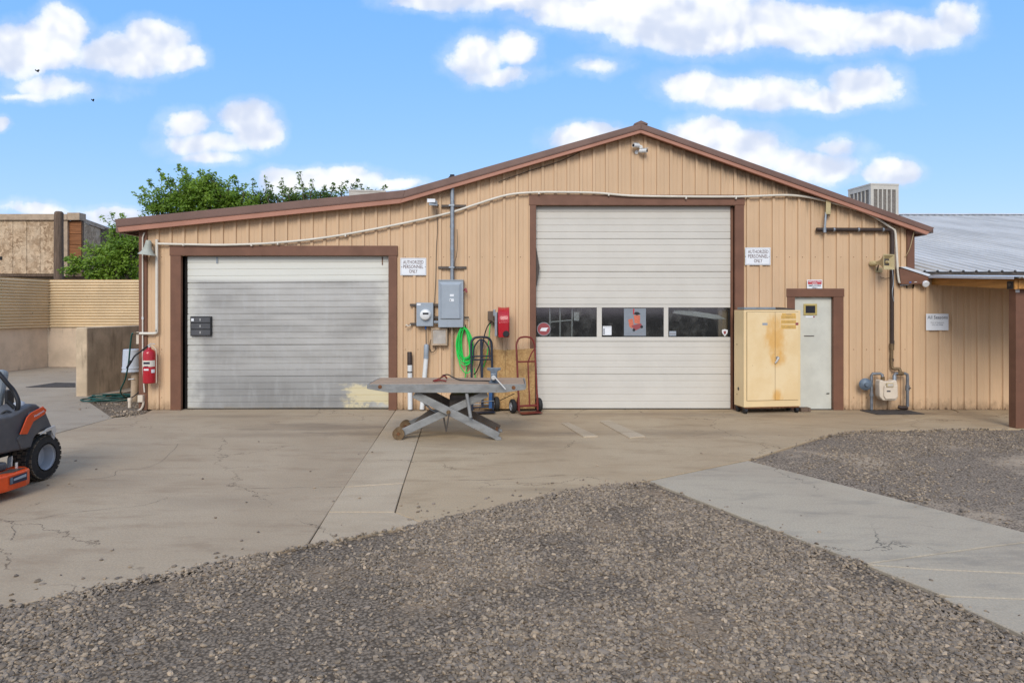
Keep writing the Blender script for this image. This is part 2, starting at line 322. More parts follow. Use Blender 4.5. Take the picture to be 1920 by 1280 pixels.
def concrete(name, c1, c2, dark, oil=()):
    m = bpy.data.materials.new(name); m.use_nodes = True; t = NT(m.node_tree); t.nodes.clear()
    o = t.n('ShaderNodeTexCoord').outputs['Object']
    big = t.noise(o, .55, 8, .6, .6); mid = t.noise(t.vmul(o, (.6,1.6,1)), 2.3, 8, .68); fine = t.noise(o, 60, 5, .7); sp = t.noise(o, 190, 2, .6)
    c = t.mix(t.ss(big, .35, .65), c1, c2)
    c = t.mix(t.ss(mid, .48, .72, 0., .6), c, dark)
    c = t.mix(t.ss(t.noise(t.vmul(o,(.35,1.5,1)), 1.1, 9, .7), .54, .70, 0., .6), c, dark)
    c = t.mix(t.ss(fine, .36, .7, 0., .5), c, tuple(x*.55 for x in c1))
    c = t.mix(t.ss(sp, .6, .72, 0., .4), c, tuple(x*.45 for x in c1))
    c = t.mix(t.ss(sp, .28, .40, .3, 0.), c, tuple(min(x*1.35, 1) for x in c1))
    wp = t.n('ShaderNodeTexNoise', None, Vector=o, Scale=1.1, Detail=6., Roughness=.65).outputs['Color']
    wo = t.n('ShaderNodeVectorMath', dict(operation='MULTIPLY_ADD'), i0=wp, i1=(1.1,1.1,0.), i2=o).outputs[0]
    ve = t.n('ShaderNodeTexVoronoi', dict(feature='DISTANCE_TO_EDGE'), Vector=wo, Scale=.42).outputs['Distance']
    ck_ = t.m('MULTIPLY', t.ss(ve, .0, .0042, .8, 0.), t.ss(t.noise(o, .8, 3, .5), .46, .56))
    c = t.mix(ck_, c, tuple(x*.35 for x in dark))
    for (px, py, rx, ry, amt) in oil:
        g_ = gnd(px, py); mp = t.n('ShaderNodeMapping', dict(vector_type='TEXTURE'), i0=o); mp.inputs[1].default_value = (g_.x, g_.y, 0); mp.inputs[3].default_value = (rx, ry, 50)
        ln = t.n('ShaderNodeVectorMath', dict(operation='LENGTH'), i0=mp.outputs[0]).outputs['Value']
        c = t.mix(t.ss(t.m('ADD', ln, t.m('MULTIPLY', t.m('SUBTRACT', mid, .5), 3.2)), .1, 1.15, amt*.72, 0.), c, (.125,.09,.062))
    p = t.n('ShaderNodeBsdfPrincipled', None, Base_Color=c, Roughness=.85); p.inputs['Specular IOR Level'].default_value = .25
    hgt = t.m('ADD', t.m('MULTIPLY', fine, .5), t.m('MULTIPLY', mid, .8))
    b = t.n('ShaderNodeBump', None, Strength=.35, Distance=.012, Height=hgt); t.links.new(b.outputs[0], p.inputs['Normal'])
    out = t.n('ShaderNodeOutputMaterial'); t.links.new(p.outputs[0], out.inputs[0]); return m
M['conc'] = concrete('concrete_tan', (0.446,0.347,0.235), (0.392,0.298,0.197), (0.266,0.183,0.114), [(610,800,1.5,.4,.7),(660,812,.8,.25,.6),(500,815,1.2,.25,.4),(440,780,1.6,.2,.45),(200,905,.7,.5,.3),(420,940,.8,.3,.25)])
M['conc_warm'] = concrete('concrete_warm', (0.478,0.365,0.233), (0.407,0.296,0.180), (0.251,0.172,0.095), [(1000,812,1.0,.3,.6),(960,830,1.3,.35,.45),(1290,812,1.6,.3,.45),(1200,776,3.,.22,.45),(1440,780,1.3,.25,.5),(1050,918,.9,.15,.4),(1700,775,1.6,.25,.45)])
M['conc_grey'] = concrete('concrete_grey', (0.458,0.387,0.284), (0.409,0.337,0.247), (0.209,0.184,0.149))
M['conc_strip'] = concrete('concrete_strip', (0.499,0.395,0.270), (0.444,0.345,0.233), (0.333,0.245,0.157))
M['conc_back'] = concrete('concrete_back', (0.413,0.343,0.259), (0.364,0.295,0.217), (0.265,0.209,0.148))

def soil_mat(name, c1, c2, c3):
    m = bpy.data.materials.new(name); m.use_nodes = True; t = NT(m.node_tree); t.nodes.clear()
    o = t.n('ShaderNodeTexCoord').outputs['Object']
    vo = t.n('ShaderNodeTexVoronoi', dict(feature='F1'), Vector=o, Scale=52.)
    vo2 = t.n('ShaderNodeTexVoronoi', dict(feature='F1'), Vector=o, Scale=95.)
    g = t.n('ShaderNodeSeparateColor', None, Color=vo.outputs['Color'])
    c = t.mix(g.outputs[0], c1, c2)
    c = t.mix(t.ss(vo.outputs['Distance'], .3, .75, 0., .85), c, tuple(x*.28 for x in c2))
    big = t.ss(t.noise(o, .9, 7, .62), .5, .68)
    c = t.mix(t.m('MULTIPLY', big, .75), c, c3)
    c = t.mix(t.ss(t.noise(o, 120, 4, .7), .4, .7, 0., .35), c, tuple(x*.5 for x in c3))
    p = t.n('ShaderNodeBsdfPrincipled', None, Base_Color=c, Roughness=.95); p.inputs['Specular IOR Level'].default_value = .15
    h = t.m('SUBTRACT', t.m('MULTIPLY', vo2.outputs['Distance'], -.4), t.m('MULTIPLY', vo.outputs['Distance'], .8))
    b = t.n('ShaderNodeBump', None, Strength=.5, Distance=.012, Height=h); t.links.new(b.outputs[0], p.inputs['Normal'])
    out = t.n('ShaderNodeOutputMaterial'); t.links.new(p.outputs[0], out.inputs[0]); return m
M['soil'] = soil_mat('gravel_soil', (0.276,0.218,0.160), (0.205,0.158,0.114), (0.369,0.263,0.166))
M['soil_tan'] = soil_mat('gravel_soil_tan', (.34,.27,.20), (.25,.195,.145), (.46,.36,.255))
M['earth'] = soil_mat('earth', (.17,.14,.11), (.13,.105,.08), (.19,.15,.11))

def pebble_mat():
    m = bpy.data.materials.new('pebble'); m.use_nodes = True; t = NT(m.node_tree); t.nodes.clear()
    oi = t.n('ShaderNodeObjectInfo').outputs['Random']
    cr = t.n('ShaderNodeValToRGB', None, Fac=oi); e = cr.color_ramp
    e.interpolation = 'CONSTANT'
    stops = [(0.000,(0.180,0.135,0.090)),(0.120,(0.318,0.239,0.159)),(0.220,(0.195,0.155,0.115)),(0.340,(0.376,0.284,0.188)),(0.450,(0.199,0.150,0.099)),(0.550,(0.250,0.198,0.147)),(0.660,(0.143,0.113,0.084)),(0.760,(0.350,0.264,0.174)),(0.860,(0.239,0.180,0.120)),(0.930,(0.275,0.217,0.161)),(0.980,(0.503,0.379,0.252)),(1.000,(0.107,0.085,0.063))]
    while len(e.elements) < len(stops): e.elements.new(.5)
    for el, (p_, c_) in zip(e.elements, stops): el.position = p_; el.color = (*c_, 1)
    o = t.n('ShaderNodeTexCoord').outputs['Object']
    c = t.mix(t.ss(t.noise(o, 3, 4, .6), .35, .7, 0., .45), cr.outputs[0], (.19,.15,.115))
    p = t.n('ShaderNodeBsdfPrincipled', None, Base_Color=c, Roughness=.75); p.inputs['Specular IOR Level'].default_value = .3
    out = t.n('ShaderNodeOutputMaterial'); t.links.new(p.outputs[0], out.inputs[0]); return m
M['pebble'] = pebble_mat()

def leaf_mat(name, c1, c2, c3):
    m = bpy.data.materials.new(name); m.use_nodes = True; t = NT(m.node_tree); t.nodes.clear()
    r = t.n('ShaderNodeNewGeometry').outputs['Random Per Island']
    o = t.n('ShaderNodeTexCoord').outputs['Object']
    c = t.mix(r, c1, c2)
    c = t.mix(t.ss(t.noise(o, 1.6, 4, .6), .42, .62), c, c3)
    df = t.n('ShaderNodeBsdfPrincipled', None, Base_Color=c, Roughness=.5)
    tl = t.n('ShaderNodeBsdfTranslucent', None, Color=c)
    mx = t.n('ShaderNodeMixShader', None, i0=.48, i1=df.outputs[0], i2=tl.outputs[0])
    out = t.n('ShaderNodeOutputMaterial'); t.links.new(mx.outputs[0], out.inputs[0]); return m
M['leaf'] = leaf_mat('leaf_green', (.11,.20,.018), (.20,.33,.03), (.29,.43,.05))
M['leaf_dark'] = leaf_mat('leaf_dark', (.075,.135,.018), (.13,.215,.03), (.18,.28,.04))

# ------------------------------------------------------------------ mesh builder
ORG = {}
class MB:
    def __init__(s): s.v = []; s.f = []
    def add(s, vs, fs):
        b = len(s.v); s.v += [tuple(v) for v in vs]; s.f += [tuple(i+b for i in f) for f in fs]; return s
    def box(s, x0, x1, y0, y1, z0, z1):
        vs = [(x,y,z) for x in (x0,x1) for y in (y0,y1) for z in (z0,z1)]
        return s.add(vs, [(0,1,3,2),(4,6,7,5),(0,4,5,1),(2,3,7,6),(0,2,6,4),(1,5,7,3)])
    def rbox(s, c, half, rot=(0,0,0)):
        m_ = Euler(rot).to_matrix(); vs = []
        for x in (-1,1):
            for y in (-1,1):
                for z in (-1,1): vs.append(Vector(c)+m_@Vector((x*half[0],y*half[1],z*half[2])))
        return s.add(vs, [(0,1,3,2),(4,6,7,5),(0,4,5,1),(2,3,7,6),(0,2,6,4),(1,5,7,3)])
    def bar(s, p0, p1, w, h, up=(0,1,0)):
        p0, p1 = Vector(p0), Vector(p1); d = (p1-p0).normalized(); a = Vector(up); a = (a-d*a.dot(d)).normalized(); b = d.cross(a)
        vs = []
        for p in (p0,p1):
            for i,j in ((-1,-1),(1,-1),(1,1),(-1,1)): vs.append(p+a*i*w/2+b*j*h/2)
        return s.add(vs, [(3,2,1,0),(4,5,6,7),(0,1,5,4),(1,2,6,5),(2,3,7,6),(3,0,4,7)])
    def tube(s, pts, r, n=8, closed=False, smooth=0):
        pts = [Vector(p) for p in pts]
        n0 = len(pts)
        if smooth: pts = catmull(pts, smooth, closed)
        rs = [float(np.interp(i/(len(pts)-1)*(n0-1), range(n0), r)) for i in range(len(pts))] if isinstance(r, (list,tuple)) else [r]*len(pts)
        L = len(pts); rings = []; prev = None
        for i, p in enumerate(pts):
            if closed: d = (pts[(i+1)%L]-pts[i-1])
            else: d = pts[min(i+1,L-1)]-pts[max(i-1,0)]
            if d.length < 1e-9: d = Vector((0,0,1))
            d.normalize()
            if prev is None:
                a = Vector((0,0,1)) if abs(d.z) < .9 else Vector((1,0,0))
            else: a = prev
            a = (a-d*a.dot(d)).normalized(); prev = a; b = d.cross(a)
            rings.append([p+(a*math.cos(k*2*math.pi/n)+b*math.sin(k*2*math.pi/n))*rs[i] for k in range(n)])
        vs = [v for rg in rings for v in rg]; fs = []
        for i in range(L if closed else L-1):
            j = (i+1)%L
            for k in range(n): fs.append((i*n+k, i*n+(k+1)%n, j*n+(k+1)%n, j*n+k))
        if not closed: fs += [tuple(reversed(range(n))), tuple((L-1)*n+k for k in range(n))]
        return s.add(vs, fs)
    def lathe(s, prof, c, axis=(0,0,1), n=24, caps=True):
        # prof: (distance along axis, radius)
        ax = Vector(axis).normalized(); a = Vector((1,0,0)) if abs(ax.x) < .9 else Vector((0,0,1)); a = (a-ax*a.dot(ax)).normalized(); b = ax.cross(a); c = Vector(c)
        vs = []; fs = []
        for (h,r) in prof:
            for k in range(n):
                q = k*2*math.pi/n; vs.append(c+ax*h+(a*math.cos(q)+b*math.sin(q))*max(r,1e-4))
        for i in range(len(prof)-1):
            for k in range(n): fs.append((i*n+k, i*n+(k+1)%n, (i+1)*n+(k+1)%n, (i+1)*n+k))
        if caps: fs += [tuple(reversed(range(n))), tuple((len(prof)-1)*n+k for k in range(n))]
        return s.add(vs, fs)
    def prism(s, poly, vec):
        vec = Vector(vec); n = len(poly); p = [Vector(q) for q in poly]
        nrm = Vector((0,0,0))
        for i in range(n): nrm += p[i].cross(p[(i+1)%n])
        if nrm.dot(vec) > 0: p = p[::-1]
        vs = p+[q+vec for q in p]
        fs = [tuple(range(n)), tuple(reversed(range(n,2*n)))]+[(i, i+n, (i+1)%n+n, (i+1)%n) for i in range(n)]
        return s.add(vs, fs)
    def sheet(s, pts, fs): return s.add(pts, fs)
    def build(s, name, m, parent=None, smooth=False, bevel=0., seg=2, angle=40):
        o0 = ORG.get(parent.name, Vector((0,0,0))) if parent else Vector((0,0,0))
        me = bpy.data.meshes.new(name); me.from_pydata([tuple(Vector(v)-o0) for v in s.v], [], s.f); me.update()
        me.materials.append(M[m] if isinstance(m, str) else m)
        if smooth:
            me.polygons.foreach_set('use_smooth', [True]*len(me.polygons))
            try: me.set_sharp_from_angle(angle=R(angle))
            except Exception: pass
        o = bpy.data.objects.new(name, me); COL.objects.link(o)
        if parent: o.parent = parent
        ORG[o.name] = o0
        if bevel:
            b = o.modifiers.new('bevel', 'BEVEL'); b.width = bevel; b.segments = seg; b.limit_method = 'ANGLE'; b.angle_limit = R(35); b.harden_normals = False
        return o

def catmull(pts, k=6, closed=False):
    out = []; n = len(pts)
    for i in range(n if closed else n-1):
        if closed: p0,p1,p2,p3 = pts[i-1],pts[i],pts[(i+1)%n],pts[(i+2)%n]
        else: p0,p1,p2,p3 = pts[max(i-1,0)],pts[i],pts[i+1],pts[min(i+2,n-1)]
        for j in range(k):
            t = j/k
            out.append(.5*((2*p1)+(p2-p0)*t+(2*p0-5*p1+4*p2-p3)*t*t+(3*p1-p0-3*p2+p3)*t**3))
    if not closed: out.append(pts[-1])
    return out

def thing(name, label, cat, loc=(0,0,0), group=None):
    o = bpy.data.objects.new(name, None); COL.objects.link(o); o.location = loc; o.empty_display_size = .2
    ORG[o.name] = Vector(loc); o['label'] = label; o['category'] = cat
    if group: o['group'] = group
    return o
def tag(o, label, cat, group=None):
    o['label'] = label; o['category'] = cat
    if group: o['group'] = group
    return o
def struct(o): o['kind'] = 'structure'; return o
def tmesh(name, mb, m, label, cat, group=None, **kw): return tag(mb.build(name, m, None, **kw), label, cat, group)

def lettering(body, cx, cz, y, w, h, m, parent, bold=0., name='lettering', rot=0., mtx=None):
    c = bpy.data.curves.new('t', 'FONT'); c.body = body; c.align_x = 'CENTER'; c.offset = bold; c.resolution_u = 2
    o = bpy.data.objects.new('t', c); COL.objects.link(o)
    me0 = bpy.data.meshes.new_from_object(o.evaluated_get(bpy.context.evaluated_depsgraph_get()))
    bpy.data.objects.remove(o)
    vs = [v.co.copy() for v in me0.vertices]; fs = [tuple(p.vertices) for p in me0.polygons]
    bpy.data.meshes.remove(me0)
    x0 = min(v.x for v in vs); x1 = max(v.x for v in vs); y0 = min(v.y for v in vs); y1 = max(v.y for v in vs)
    mb = MB(); out = []
    for v in vs:
        a = ((v.x-x0)/(x1-x0)-.5)*w; b = ((v.y-y0)/(y1-y0)-.5)*h
        if mtx: out.append(mtx(a, b))
        else: out.append((cx+a*math.cos(rot)-b*math.sin(rot), y, cz+a*math.sin(rot)+b*math.cos(rot)))
    mb.add(out, fs)
    return mb.build(name, m, parent)

# ================================================================== GROUND
gm = MB(); S_ = 260
gm.add([(-S_,-S_,-.028),(S_,-S_,-.028),(S_,S_,-.028),(-S_,S_,-.028)], [(0,1,2,3)])
struct(gm.build('ground', 'earth'))

pave = bpy.data.objects.new('pavement', None); COL.objects.link(pave); pave['kind'] = 'structure'; ORG['pavement'] = Vector((0,0,0))
def slab(pts, m, z=0., inset=.004, px=True, name='concrete_slab'):
    P = [gnd(*p) if px else Vector((p[0],p[1],0)) for p in pts]
    c = sum(P, Vector())/len(P)
    P = [p+(c-p).normalized()*inset for p in P]
    for p in P: p.z = z
    return MB().prism(P, (0,0,-.12)).build(name, m, pave, bevel=.006, seg=1)
EL = -16.
def ext(a, b, xw):   # extend the ground line through photo points a, b to world X = xw
    A, B = gnd(*a), gnd(*b); t_ = (xw-A.x)/(B.x-A.x); return (A.x+(B.x-A.x)*t_, A.y+(B.y-A.y)*t_)
def W(p): g = gnd(*p); return (g.x, g.y)
gb = [(575,1022),(330,1072),(150,1108),(0,1140)]
slab([W((742.4,767)),(wx(742.4),.25),(wx(278),.25),W((270,776)),W((213,783)),(-6.69,-2.2),(-6.68,ext(gb[2],gb[3],-6.68)[1]),W(gb[3]),W(gb[2]),W(gb[1]),W((575,1022))], 'conc', px=False)
# the strip of newer slabs running out from the wall
slab([W((743.2,767)),(wx(743.2),.1),(wx(802.2),.1),W((802.2,767)),W((756.4,905)),W((646,912))], 'conc_strip', px=False)
slab([(645.5,912.8),(756.2,905.8),(740,959)  ,(615.6,959)], 'conc_strip')
slab([(615,959.8),(740.4,959.8),(793,980),(720,995),(577,1022)], 'conc_strip')
mid = [W((802.9,767)),(wx(802.9),.25),(wx(1575),.25),W((1796,772)),W((1575,811)),W((1530,822)),W((1465,842)),W((1404,861)),W((1215,900)),W((1150,911)),W((1060,922)),W((930,952)),W((795,980)),W((742,960)),W((757,905))]
mid = [W((802.9,767)),(wx(802.9),.25),(wx(1796),.25),W((1796,772)),W((1575,811)),W((1530,822)),W((1465,842)),W((1404,861)),W((1215,900)),W((1150,911)),W((1060,922)),W((930,952)),W((794,980)),W((741,960)),W((757,905))]
slab(mid, 'conc_warm', px=False)
slab([W((1798,772)),(wx(1798),.25),(13,.25),(13,-1.9),W((1905,803)),W((1650,806)),W((1577,811.5))], 'conc_warm', px=False)
# diagonal path
slab([W((1217,901)),W((1402,863)),W((1660,929)),W((1920,997)),(4.27,-6.75),W((1846,1025)),W((1622,1056)),W((1605,1050)),W((1400,972))], 'conc_grey', px=False)
slab([W((1624,1056.8)),W((1846,1025.8)),(4.272,-6.758),(4.72,-7.585),W((1920,1074)),W((1740,1066))], 'conc_grey', px=False)
slab([W((1628,1059)),W((1740,1066.8)),W((1920,1074.8)),(4.724,-7.593),(4.92,-7.965),W((1920,1122)),W((1784,1117)),W((1760,1112))], 'conc_grey', px=False)
slab([W((1764,1119)),W((1784,1118)),W((1920,1122.9)),(4.924,-7.974),(5.9,-9.85),(3.5,-9.85),W((1920,1190))], 'conc_grey', px=False)
# slabs behind, between the retaining walls
slab([W((211,783)),(-8.41,1.12),(-8.52,1.3),(-8.52,-9.6),(-6.71,-9.6),(-6.72,-2.2)], 'conc_back', px=False, inset=.001)
slab([(-8.521,9.2),(-16,9.2),(-16,-9.6),(-8.521,-9.6)], 'conc_back', px=False, inset=.001)
slab([(-16.02,9.2),(-24,9.2),(-24,-9.6),(-16.02,-9.6)], 'conc_back', px=False)

# cracks: thin ragged slots filled with dirt
def crack(pts, w=.006, z=.0025):
    P = catmull([gnd(*p) for p in pts], 6); out = []; n = len(P)
    mb = MB(); vs = []
    for i, p in enumerate(P):
        d = (P[min(i+1,n-1)]-P[max(i-1,0)]).normalized(); q = Vector((-d.y,d.x,0))
        p = p+q*random.uniform(-.012,.012); ww = w*random.uniform(.25,1.3)
        vs += [p+q*ww+Vector((0,0,z)), p-q*ww+Vector((0,0,z))]
    mb.add(vs, [(2*i,2*i+1,2*i+3,2*i+2) for i in range(n-1)])
    mb.build('crack', 'crackfill', pave)
M['crackfill'] = mat('crack_dirt', (.17,.135,.105), .95, var=.5, scale=30, bump=0)
for p in ([(0,978),(70,972),(140,960),(260,948),(300,938),(315,932)], [(150,900),(210,893),(220,882),(290,872),(335,832)], [(118,850),(190,838),(260,832),(320,828),(380,823)],
          [(440,916),(500,915),(560,914),(640,913)], [(860,900),(955,898),(1060,890)], [(1190,810),(1280,818),(1330,812),(1380,806)],
          [(1055,925),(1080,918),(1110,916),(1150,908)], [(380,800),(430,792),(480,790)], [(24,985),(28,1000),(22,1012)]):
    crack(p, .0025)
# two pale concrete ridges by the big door
for q in ([(1052,794),(1066,793),(1122,819),(1094,820)], [(1124,791),(1142,789),(1210,819),(1180,822)]):
    P = [gnd(*p) for p in q]
    for p in P: p.z = .018
    MB().prism(P, (0,0,-.05)).build('concrete_ridge', 'conc_strip', pave, bevel=.008, seg=1)

# ---------------------------------------------------------------- gravel
def poly_area(P): return .5*abs(sum(P[i][0]*P[(i+1)%len(P)][1]-P[(i+1)%len(P)][0]*P[i][1] for i in range(len(P))))
def inside(x, y, P):
    c = np.zeros(x.shape, bool); n = len(P)
    for i in range(n):
        (x1,y1),(x2,y2) = P[i],P[(i+1)%n]
        if y1 == y2: continue
        k = ((y1 > y) != (y2 > y)) & (x < (x2-x1)*(y-y1)/(y2-y1)+x1); c ^= k
    return c
def vnoise(x, y, s, seed):
    r_ = np.random.default_rng(seed); T = r_.random((64,64)); gx, gy = x*s+100.3, y*s+77.7
    ix, iy = np.floor(gx).astype(int), np.floor(gy).astype(int); fx, fy = gx-ix, gy-iy; fx = fx*fx*(3-2*fx); fy = fy*fy*(3-2*fy)
    g = lambda a,b: T[a%64, b%64]
    return (g(ix,iy)*(1-fx)+g(ix+1,iy)*fx)*(1-fy)+(g(ix,iy+1)*(1-fx)+g(ix+1,iy+1)*fx)*fy
def bare(x, y):   # where bare dirt shows between the stones
    f = .55*vnoise(x,y,.9,1)+.3*vnoise(x,y,2.3,2)+.15*vnoise(x,y,5.1,3)
    return np.clip((f-.465)/.13, 0, 1)

def bed_height(x, y): return -.012+.022*vnoise(x,y,.8,11)+.012*vnoise(x,y,3,12)
def gravel_bed(poly, name, m='soil'):
    xs = [p[0] for p in poly]; ys = [p[1] for p in poly]; st = .12
    gx = np.arange(min(xs)-.2, max(xs)+.3, st); gy = np.arange(min(ys)-.2, max(ys)+.3, st)
    X, Y = np.meshgrid(gx, gy); Z = bed_height(X, Y)
    # keep the rim of the sheet under the slab surface
    ins = np.zeros(X.shape)
    for dx, dy in ((0,0),(.12,0),(-.12,0),(0,.12),(0,-.12)): ins += inside(X+dx, Y+dy, poly)
    Z = np.where(ins >= 5, Z, -.025)
    keep = np.zeros(X.shape, bool)
    for dx, dy in ((0,0),(.2,0),(-.2,0),(0,.2),(0,-.2)): keep |= inside(X+dx, Y+dy, poly)
    ny, nx = X.shape; vs = np.stack([X.ravel(),Y.ravel(),Z.ravel()],1).tolist(); fs = []
    for j in range(ny-1):
        for i in range(nx-1):
            if keep[j,i] or keep[j+1,i+1] or keep[j,i+1] or keep[j+1,i]: a = j*nx+i; fs.append((a,a+1,a+nx+1,a+nx))
    used = sorted({i for f in fs for i in f}); mp = {k:i for i,k in enumerate(used)}
    mb = MB(); mb.add([vs[k] for k in used], [tuple(mp[i] for i in f) for f in fs])
    return struct(mb.build(name, m, None, smooth=True, angle=180))

def pebble_group():
    ng = bpy.data.node_groups.new('pebbles', 'GeometryNodeTree')
    ng.interface.new_socket('Geometry', in_out='INPUT', socket_type='NodeSocketGeometry'); ng.interface.new_socket('Geometry', in_out='OUTPUT', socket_type='NodeSocketGeometry')
    N = ng.nodes; L = ng.links; gi = N.new('NodeGroupInput'); go = N.new('NodeGroupOutput')
    g2i = N.new('GeometryNodeGeometryToInstance')
    for k in range(7):
        ico = N.new('GeometryNodeMeshIcoSphere'); ico.inputs['Radius'].default_value = 1; ico.inputs['Subdivisions'].default_value = 2
        sp = N.new('GeometryNodeSetPosition'); nz = N.new('ShaderNodeTexNoise'); nz.noise_dimensions = '4D'; nz.inputs['W'].default_value = k*3.7; nz.inputs['Scale'].default_value = 1.1; nz.inputs['Detail'].default_value = 1.
        sub = N.new('ShaderNodeVectorMath'); sub.operation = 'SUBTRACT'; sub.inputs[1].default_value = (.5,.5,.5); L.new(nz.outputs['Color'], sub.inputs[0])
        mul = N.new('ShaderNodeVectorMath'); mul.operation = 'SCALE'; mul.inputs['Scale'].default_value = 1.5; L.new(sub.outputs[0], mul.inputs[0])
        L.new(ico.outputs['Mesh'], sp.inputs['Geometry']); L.new(mul.outputs[0], sp.inputs['Offset'])
        ss = N.new('GeometryNodeSetShadeSmooth'); L.new(sp.outputs[0], ss.inputs[0]); ss.inputs['Shade Smooth'].default_value = (k % 3 != 0)
        sm = N.new('GeometryNodeSetMaterial'); sm.inputs['Material'].default_value = M['pebble']; L.new(ss.outputs[0], sm.inputs[0]); L.new(sm.outputs[0], g2i.inputs[0])
    iop = N.new('GeometryNodeInstanceOnPoints'); m2p = N.new('GeometryNodeMeshToPoints')
    L.new(gi.outputs[0], m2p.inputs['Mesh']); L.new(m2p.outputs[0], iop.inputs['Points']); L.new(g2i.outputs[0], iop.inputs['Instance']); iop.inputs['Pick Instance'].default_value = True
    def attr(nm, dt):
        a = N.new('GeometryNodeInputNamedAttribute'); a.data_type = dt; a.inputs['Name'].default_value = nm; return a.outputs['Attribute']
    L.new(attr('idx','INT'), iop.inputs['Instance Index'])
    e2r = N.new('FunctionNodeEulerToRotation'); L.new(attr('rot','FLOAT_VECTOR'), e2r.inputs[0]); L.new(e2r.outputs[0], iop.inputs['Rotation'])
    L.new(attr('scl','FLOAT_VECTOR'), iop.inputs['Scale']); L.new(iop.outputs[0], go.inputs[0])
    return ng
PG = pebble_group()
def scatter(polys, dens, label, name='gravel', spill=.0, rmin=.0055, rmax=.0148):
    Ps = []
    for poly in polys:
        xs = [p[0] for p in poly]; ys = [p[1] for p in poly]
        A = (max(xs)-min(xs))*(max(ys)-min(ys)); n = int(A*dens)
        x = rng.uniform(min(xs)-spill, max(xs)+spill, n); y = rng.uniform(min(ys)-spill, max(ys)+spill, n)
        # ragged border: test a jittered point
        wob = (vnoise(x,y,1.7,21)-.5)*.22+(vnoise(x,y,6,22)-.5)*.08; far_ = 1+8*(rng.random(n) < .07); jx = x+wob+rng.normal(0, .025, n)*far_; jy = y+wob+rng.normal(0, .025, n)*far_
        k = inside(jx, jy, poly) & (rng.random(n) > .88*bare(x,y))
        # nothing nearer than the lowest visible line, nor far outside the view
        vis = (y > -9.5) & (np.abs(x) < .95*(y+12)+1.9)
        k &= vis
        Ps.append(np.stack([x[k], y[k]], 1))
    P = np.concatenate(Ps); n = len(P)
    onc = np.concatenate([~inside(Q[:,0], Q[:,1], pl0) for Q, pl0 in zip(Ps, polys)])
    r = rmin+(rmax-rmin)*rng.random(n)**1.8
    big = rng.random(n) < .005; r[big] *= 1.6
    z = bed_height(P[:,0],P[:,1])+r*.25
    z = np.where(onc, r*.3, z)
    me = bpy.data.meshes.new(name); me.vertices.add(n); me.vertices.foreach_set('co', np.stack([P[:,0],P[:,1],z],1).astype(np.float32).ravel())
    a = me.attributes.new('rot','FLOAT_VECTOR','POINT'); a.data.foreach_set('vector', (np.stack([rng.normal(0,.35,n),rng.normal(0,.35,n),rng.random(n)*6.28],1)).astype(np.float32).ravel())
    a = me.attributes.new('scl','FLOAT_VECTOR','POINT'); a.data.foreach_set('vector', (r[:,None]*np.stack([rng.uniform(.9,1.7,n),rng.uniform(.75,1.15,n),rng.uniform(.4,.75,n)],1)).astype(np.float32).ravel())
    a = me.attributes.new('idx','INT','POINT'); a.data.foreach_set('value', rng.integers(0,7,n).astype(np.int32))
    me.materials.append(M['pebble'])
    o = bpy.data.objects.new(name, me); COL.objects.link(o); md = o.modifiers.new('pebbles','NODES'); md.node_group = PG
    o['kind'] = 'stuff'; tag(o, label, 'gravel'); return o
GC = [ext(gb[2],gb[3],-6.6),W((0,1140)),W((150,1108)),W((330,1072)),W((575,1022)),W((720,995)),W((795,980)),W((930,952)),W((1060,922)),W((1150,911)),W((1215,900)),W((1400,972)),W((1605,1050)),W((1764,1119)),W((1920,1190)),(3.48,-9.8),(-6.6,-9.8)]
GR = [W((1404,861)),W((1465,842)),W((1530,822)),W((1575,811)),W((1650,806)),W((1905,803)),(13,-1.9),(13,-9.8),(5.87,-9.8),W((1920,997)),W((1660,929))]
GL = [W((165,752)),W((212,783)),W((268,777)),(wx(262)-.02,.6),(-7.0,2.2),(-8.5,2.2)]
gravel_bed(GC, 'gravel_bed'); gravel_bed(GR, 'gravel_bed', 'soil_tan'); gravel_bed(GL, 'gravel_bed')
scatter([GC], 4600, 'grey brown river gravel in the foreground below the concrete apron')
scatter([GR], 1050, 'tan gravel with bare dirt patches right of the diagonal path', rmin=.006, rmax=.014)
scatter([GL], 900, 'loose gravel and chips at the left foot of the workshop', rmin=.008, rmax=.024)
# a few stray stones lying on the concrete
def stray():
    pts = [(783,944),(785,951),(783,960),(752,948),(813,945),(940,950),(130,907),(90,910),(142,864),(180,880),(485,828),(582,884),(462,942),(453,1014),(190,1050),(210,1032),(326,1062),(380,898),(698,848),(672,852),(674,934),(484,998),(590,915),(404,971),(1278,924),(1120,873),(970,905),(30,1080),(70,1090),(625,940),(1315,850),(1510,850)]
    n = len(pts); me = bpy.data.meshes.new('stray_stones'); co = []
    for p in pts: g = gnd(*p); co += [g.x, g.y, .006]
    me.vertices.add(n); me.vertices.foreach_set('co', co)
    r = np.array([random.uniform(.008,.016) for _ in pts])
    a = me.attributes.new('rot','FLOAT_VECTOR','POINT'); a.data.foreach_set('vector', (rng.random((n,3))*[.4,.4,6.28]).astype(np.float32).ravel())
    a = me.attributes.new('scl','FLOAT_VECTOR','POINT'); a.data.foreach_set('vector', (r[:,None]*np.array([1.3,1,.7])).astype(np.float32).ravel())
    a = me.attributes.new('idx','INT','POINT'); a.data.foreach_set('value', rng.integers(0,7,n).astype(np.int32))
    me.materials.append(M['pebble']); o = bpy.data.objects.new('stray_stones', me); COL.objects.link(o); md = o.modifiers.new('pebbles','NODES'); md.node_group = PG
    o['kind'] = 'stuff'; tag(o, 'small stray stones scattered over the bare concrete apron', 'stones')
stray()

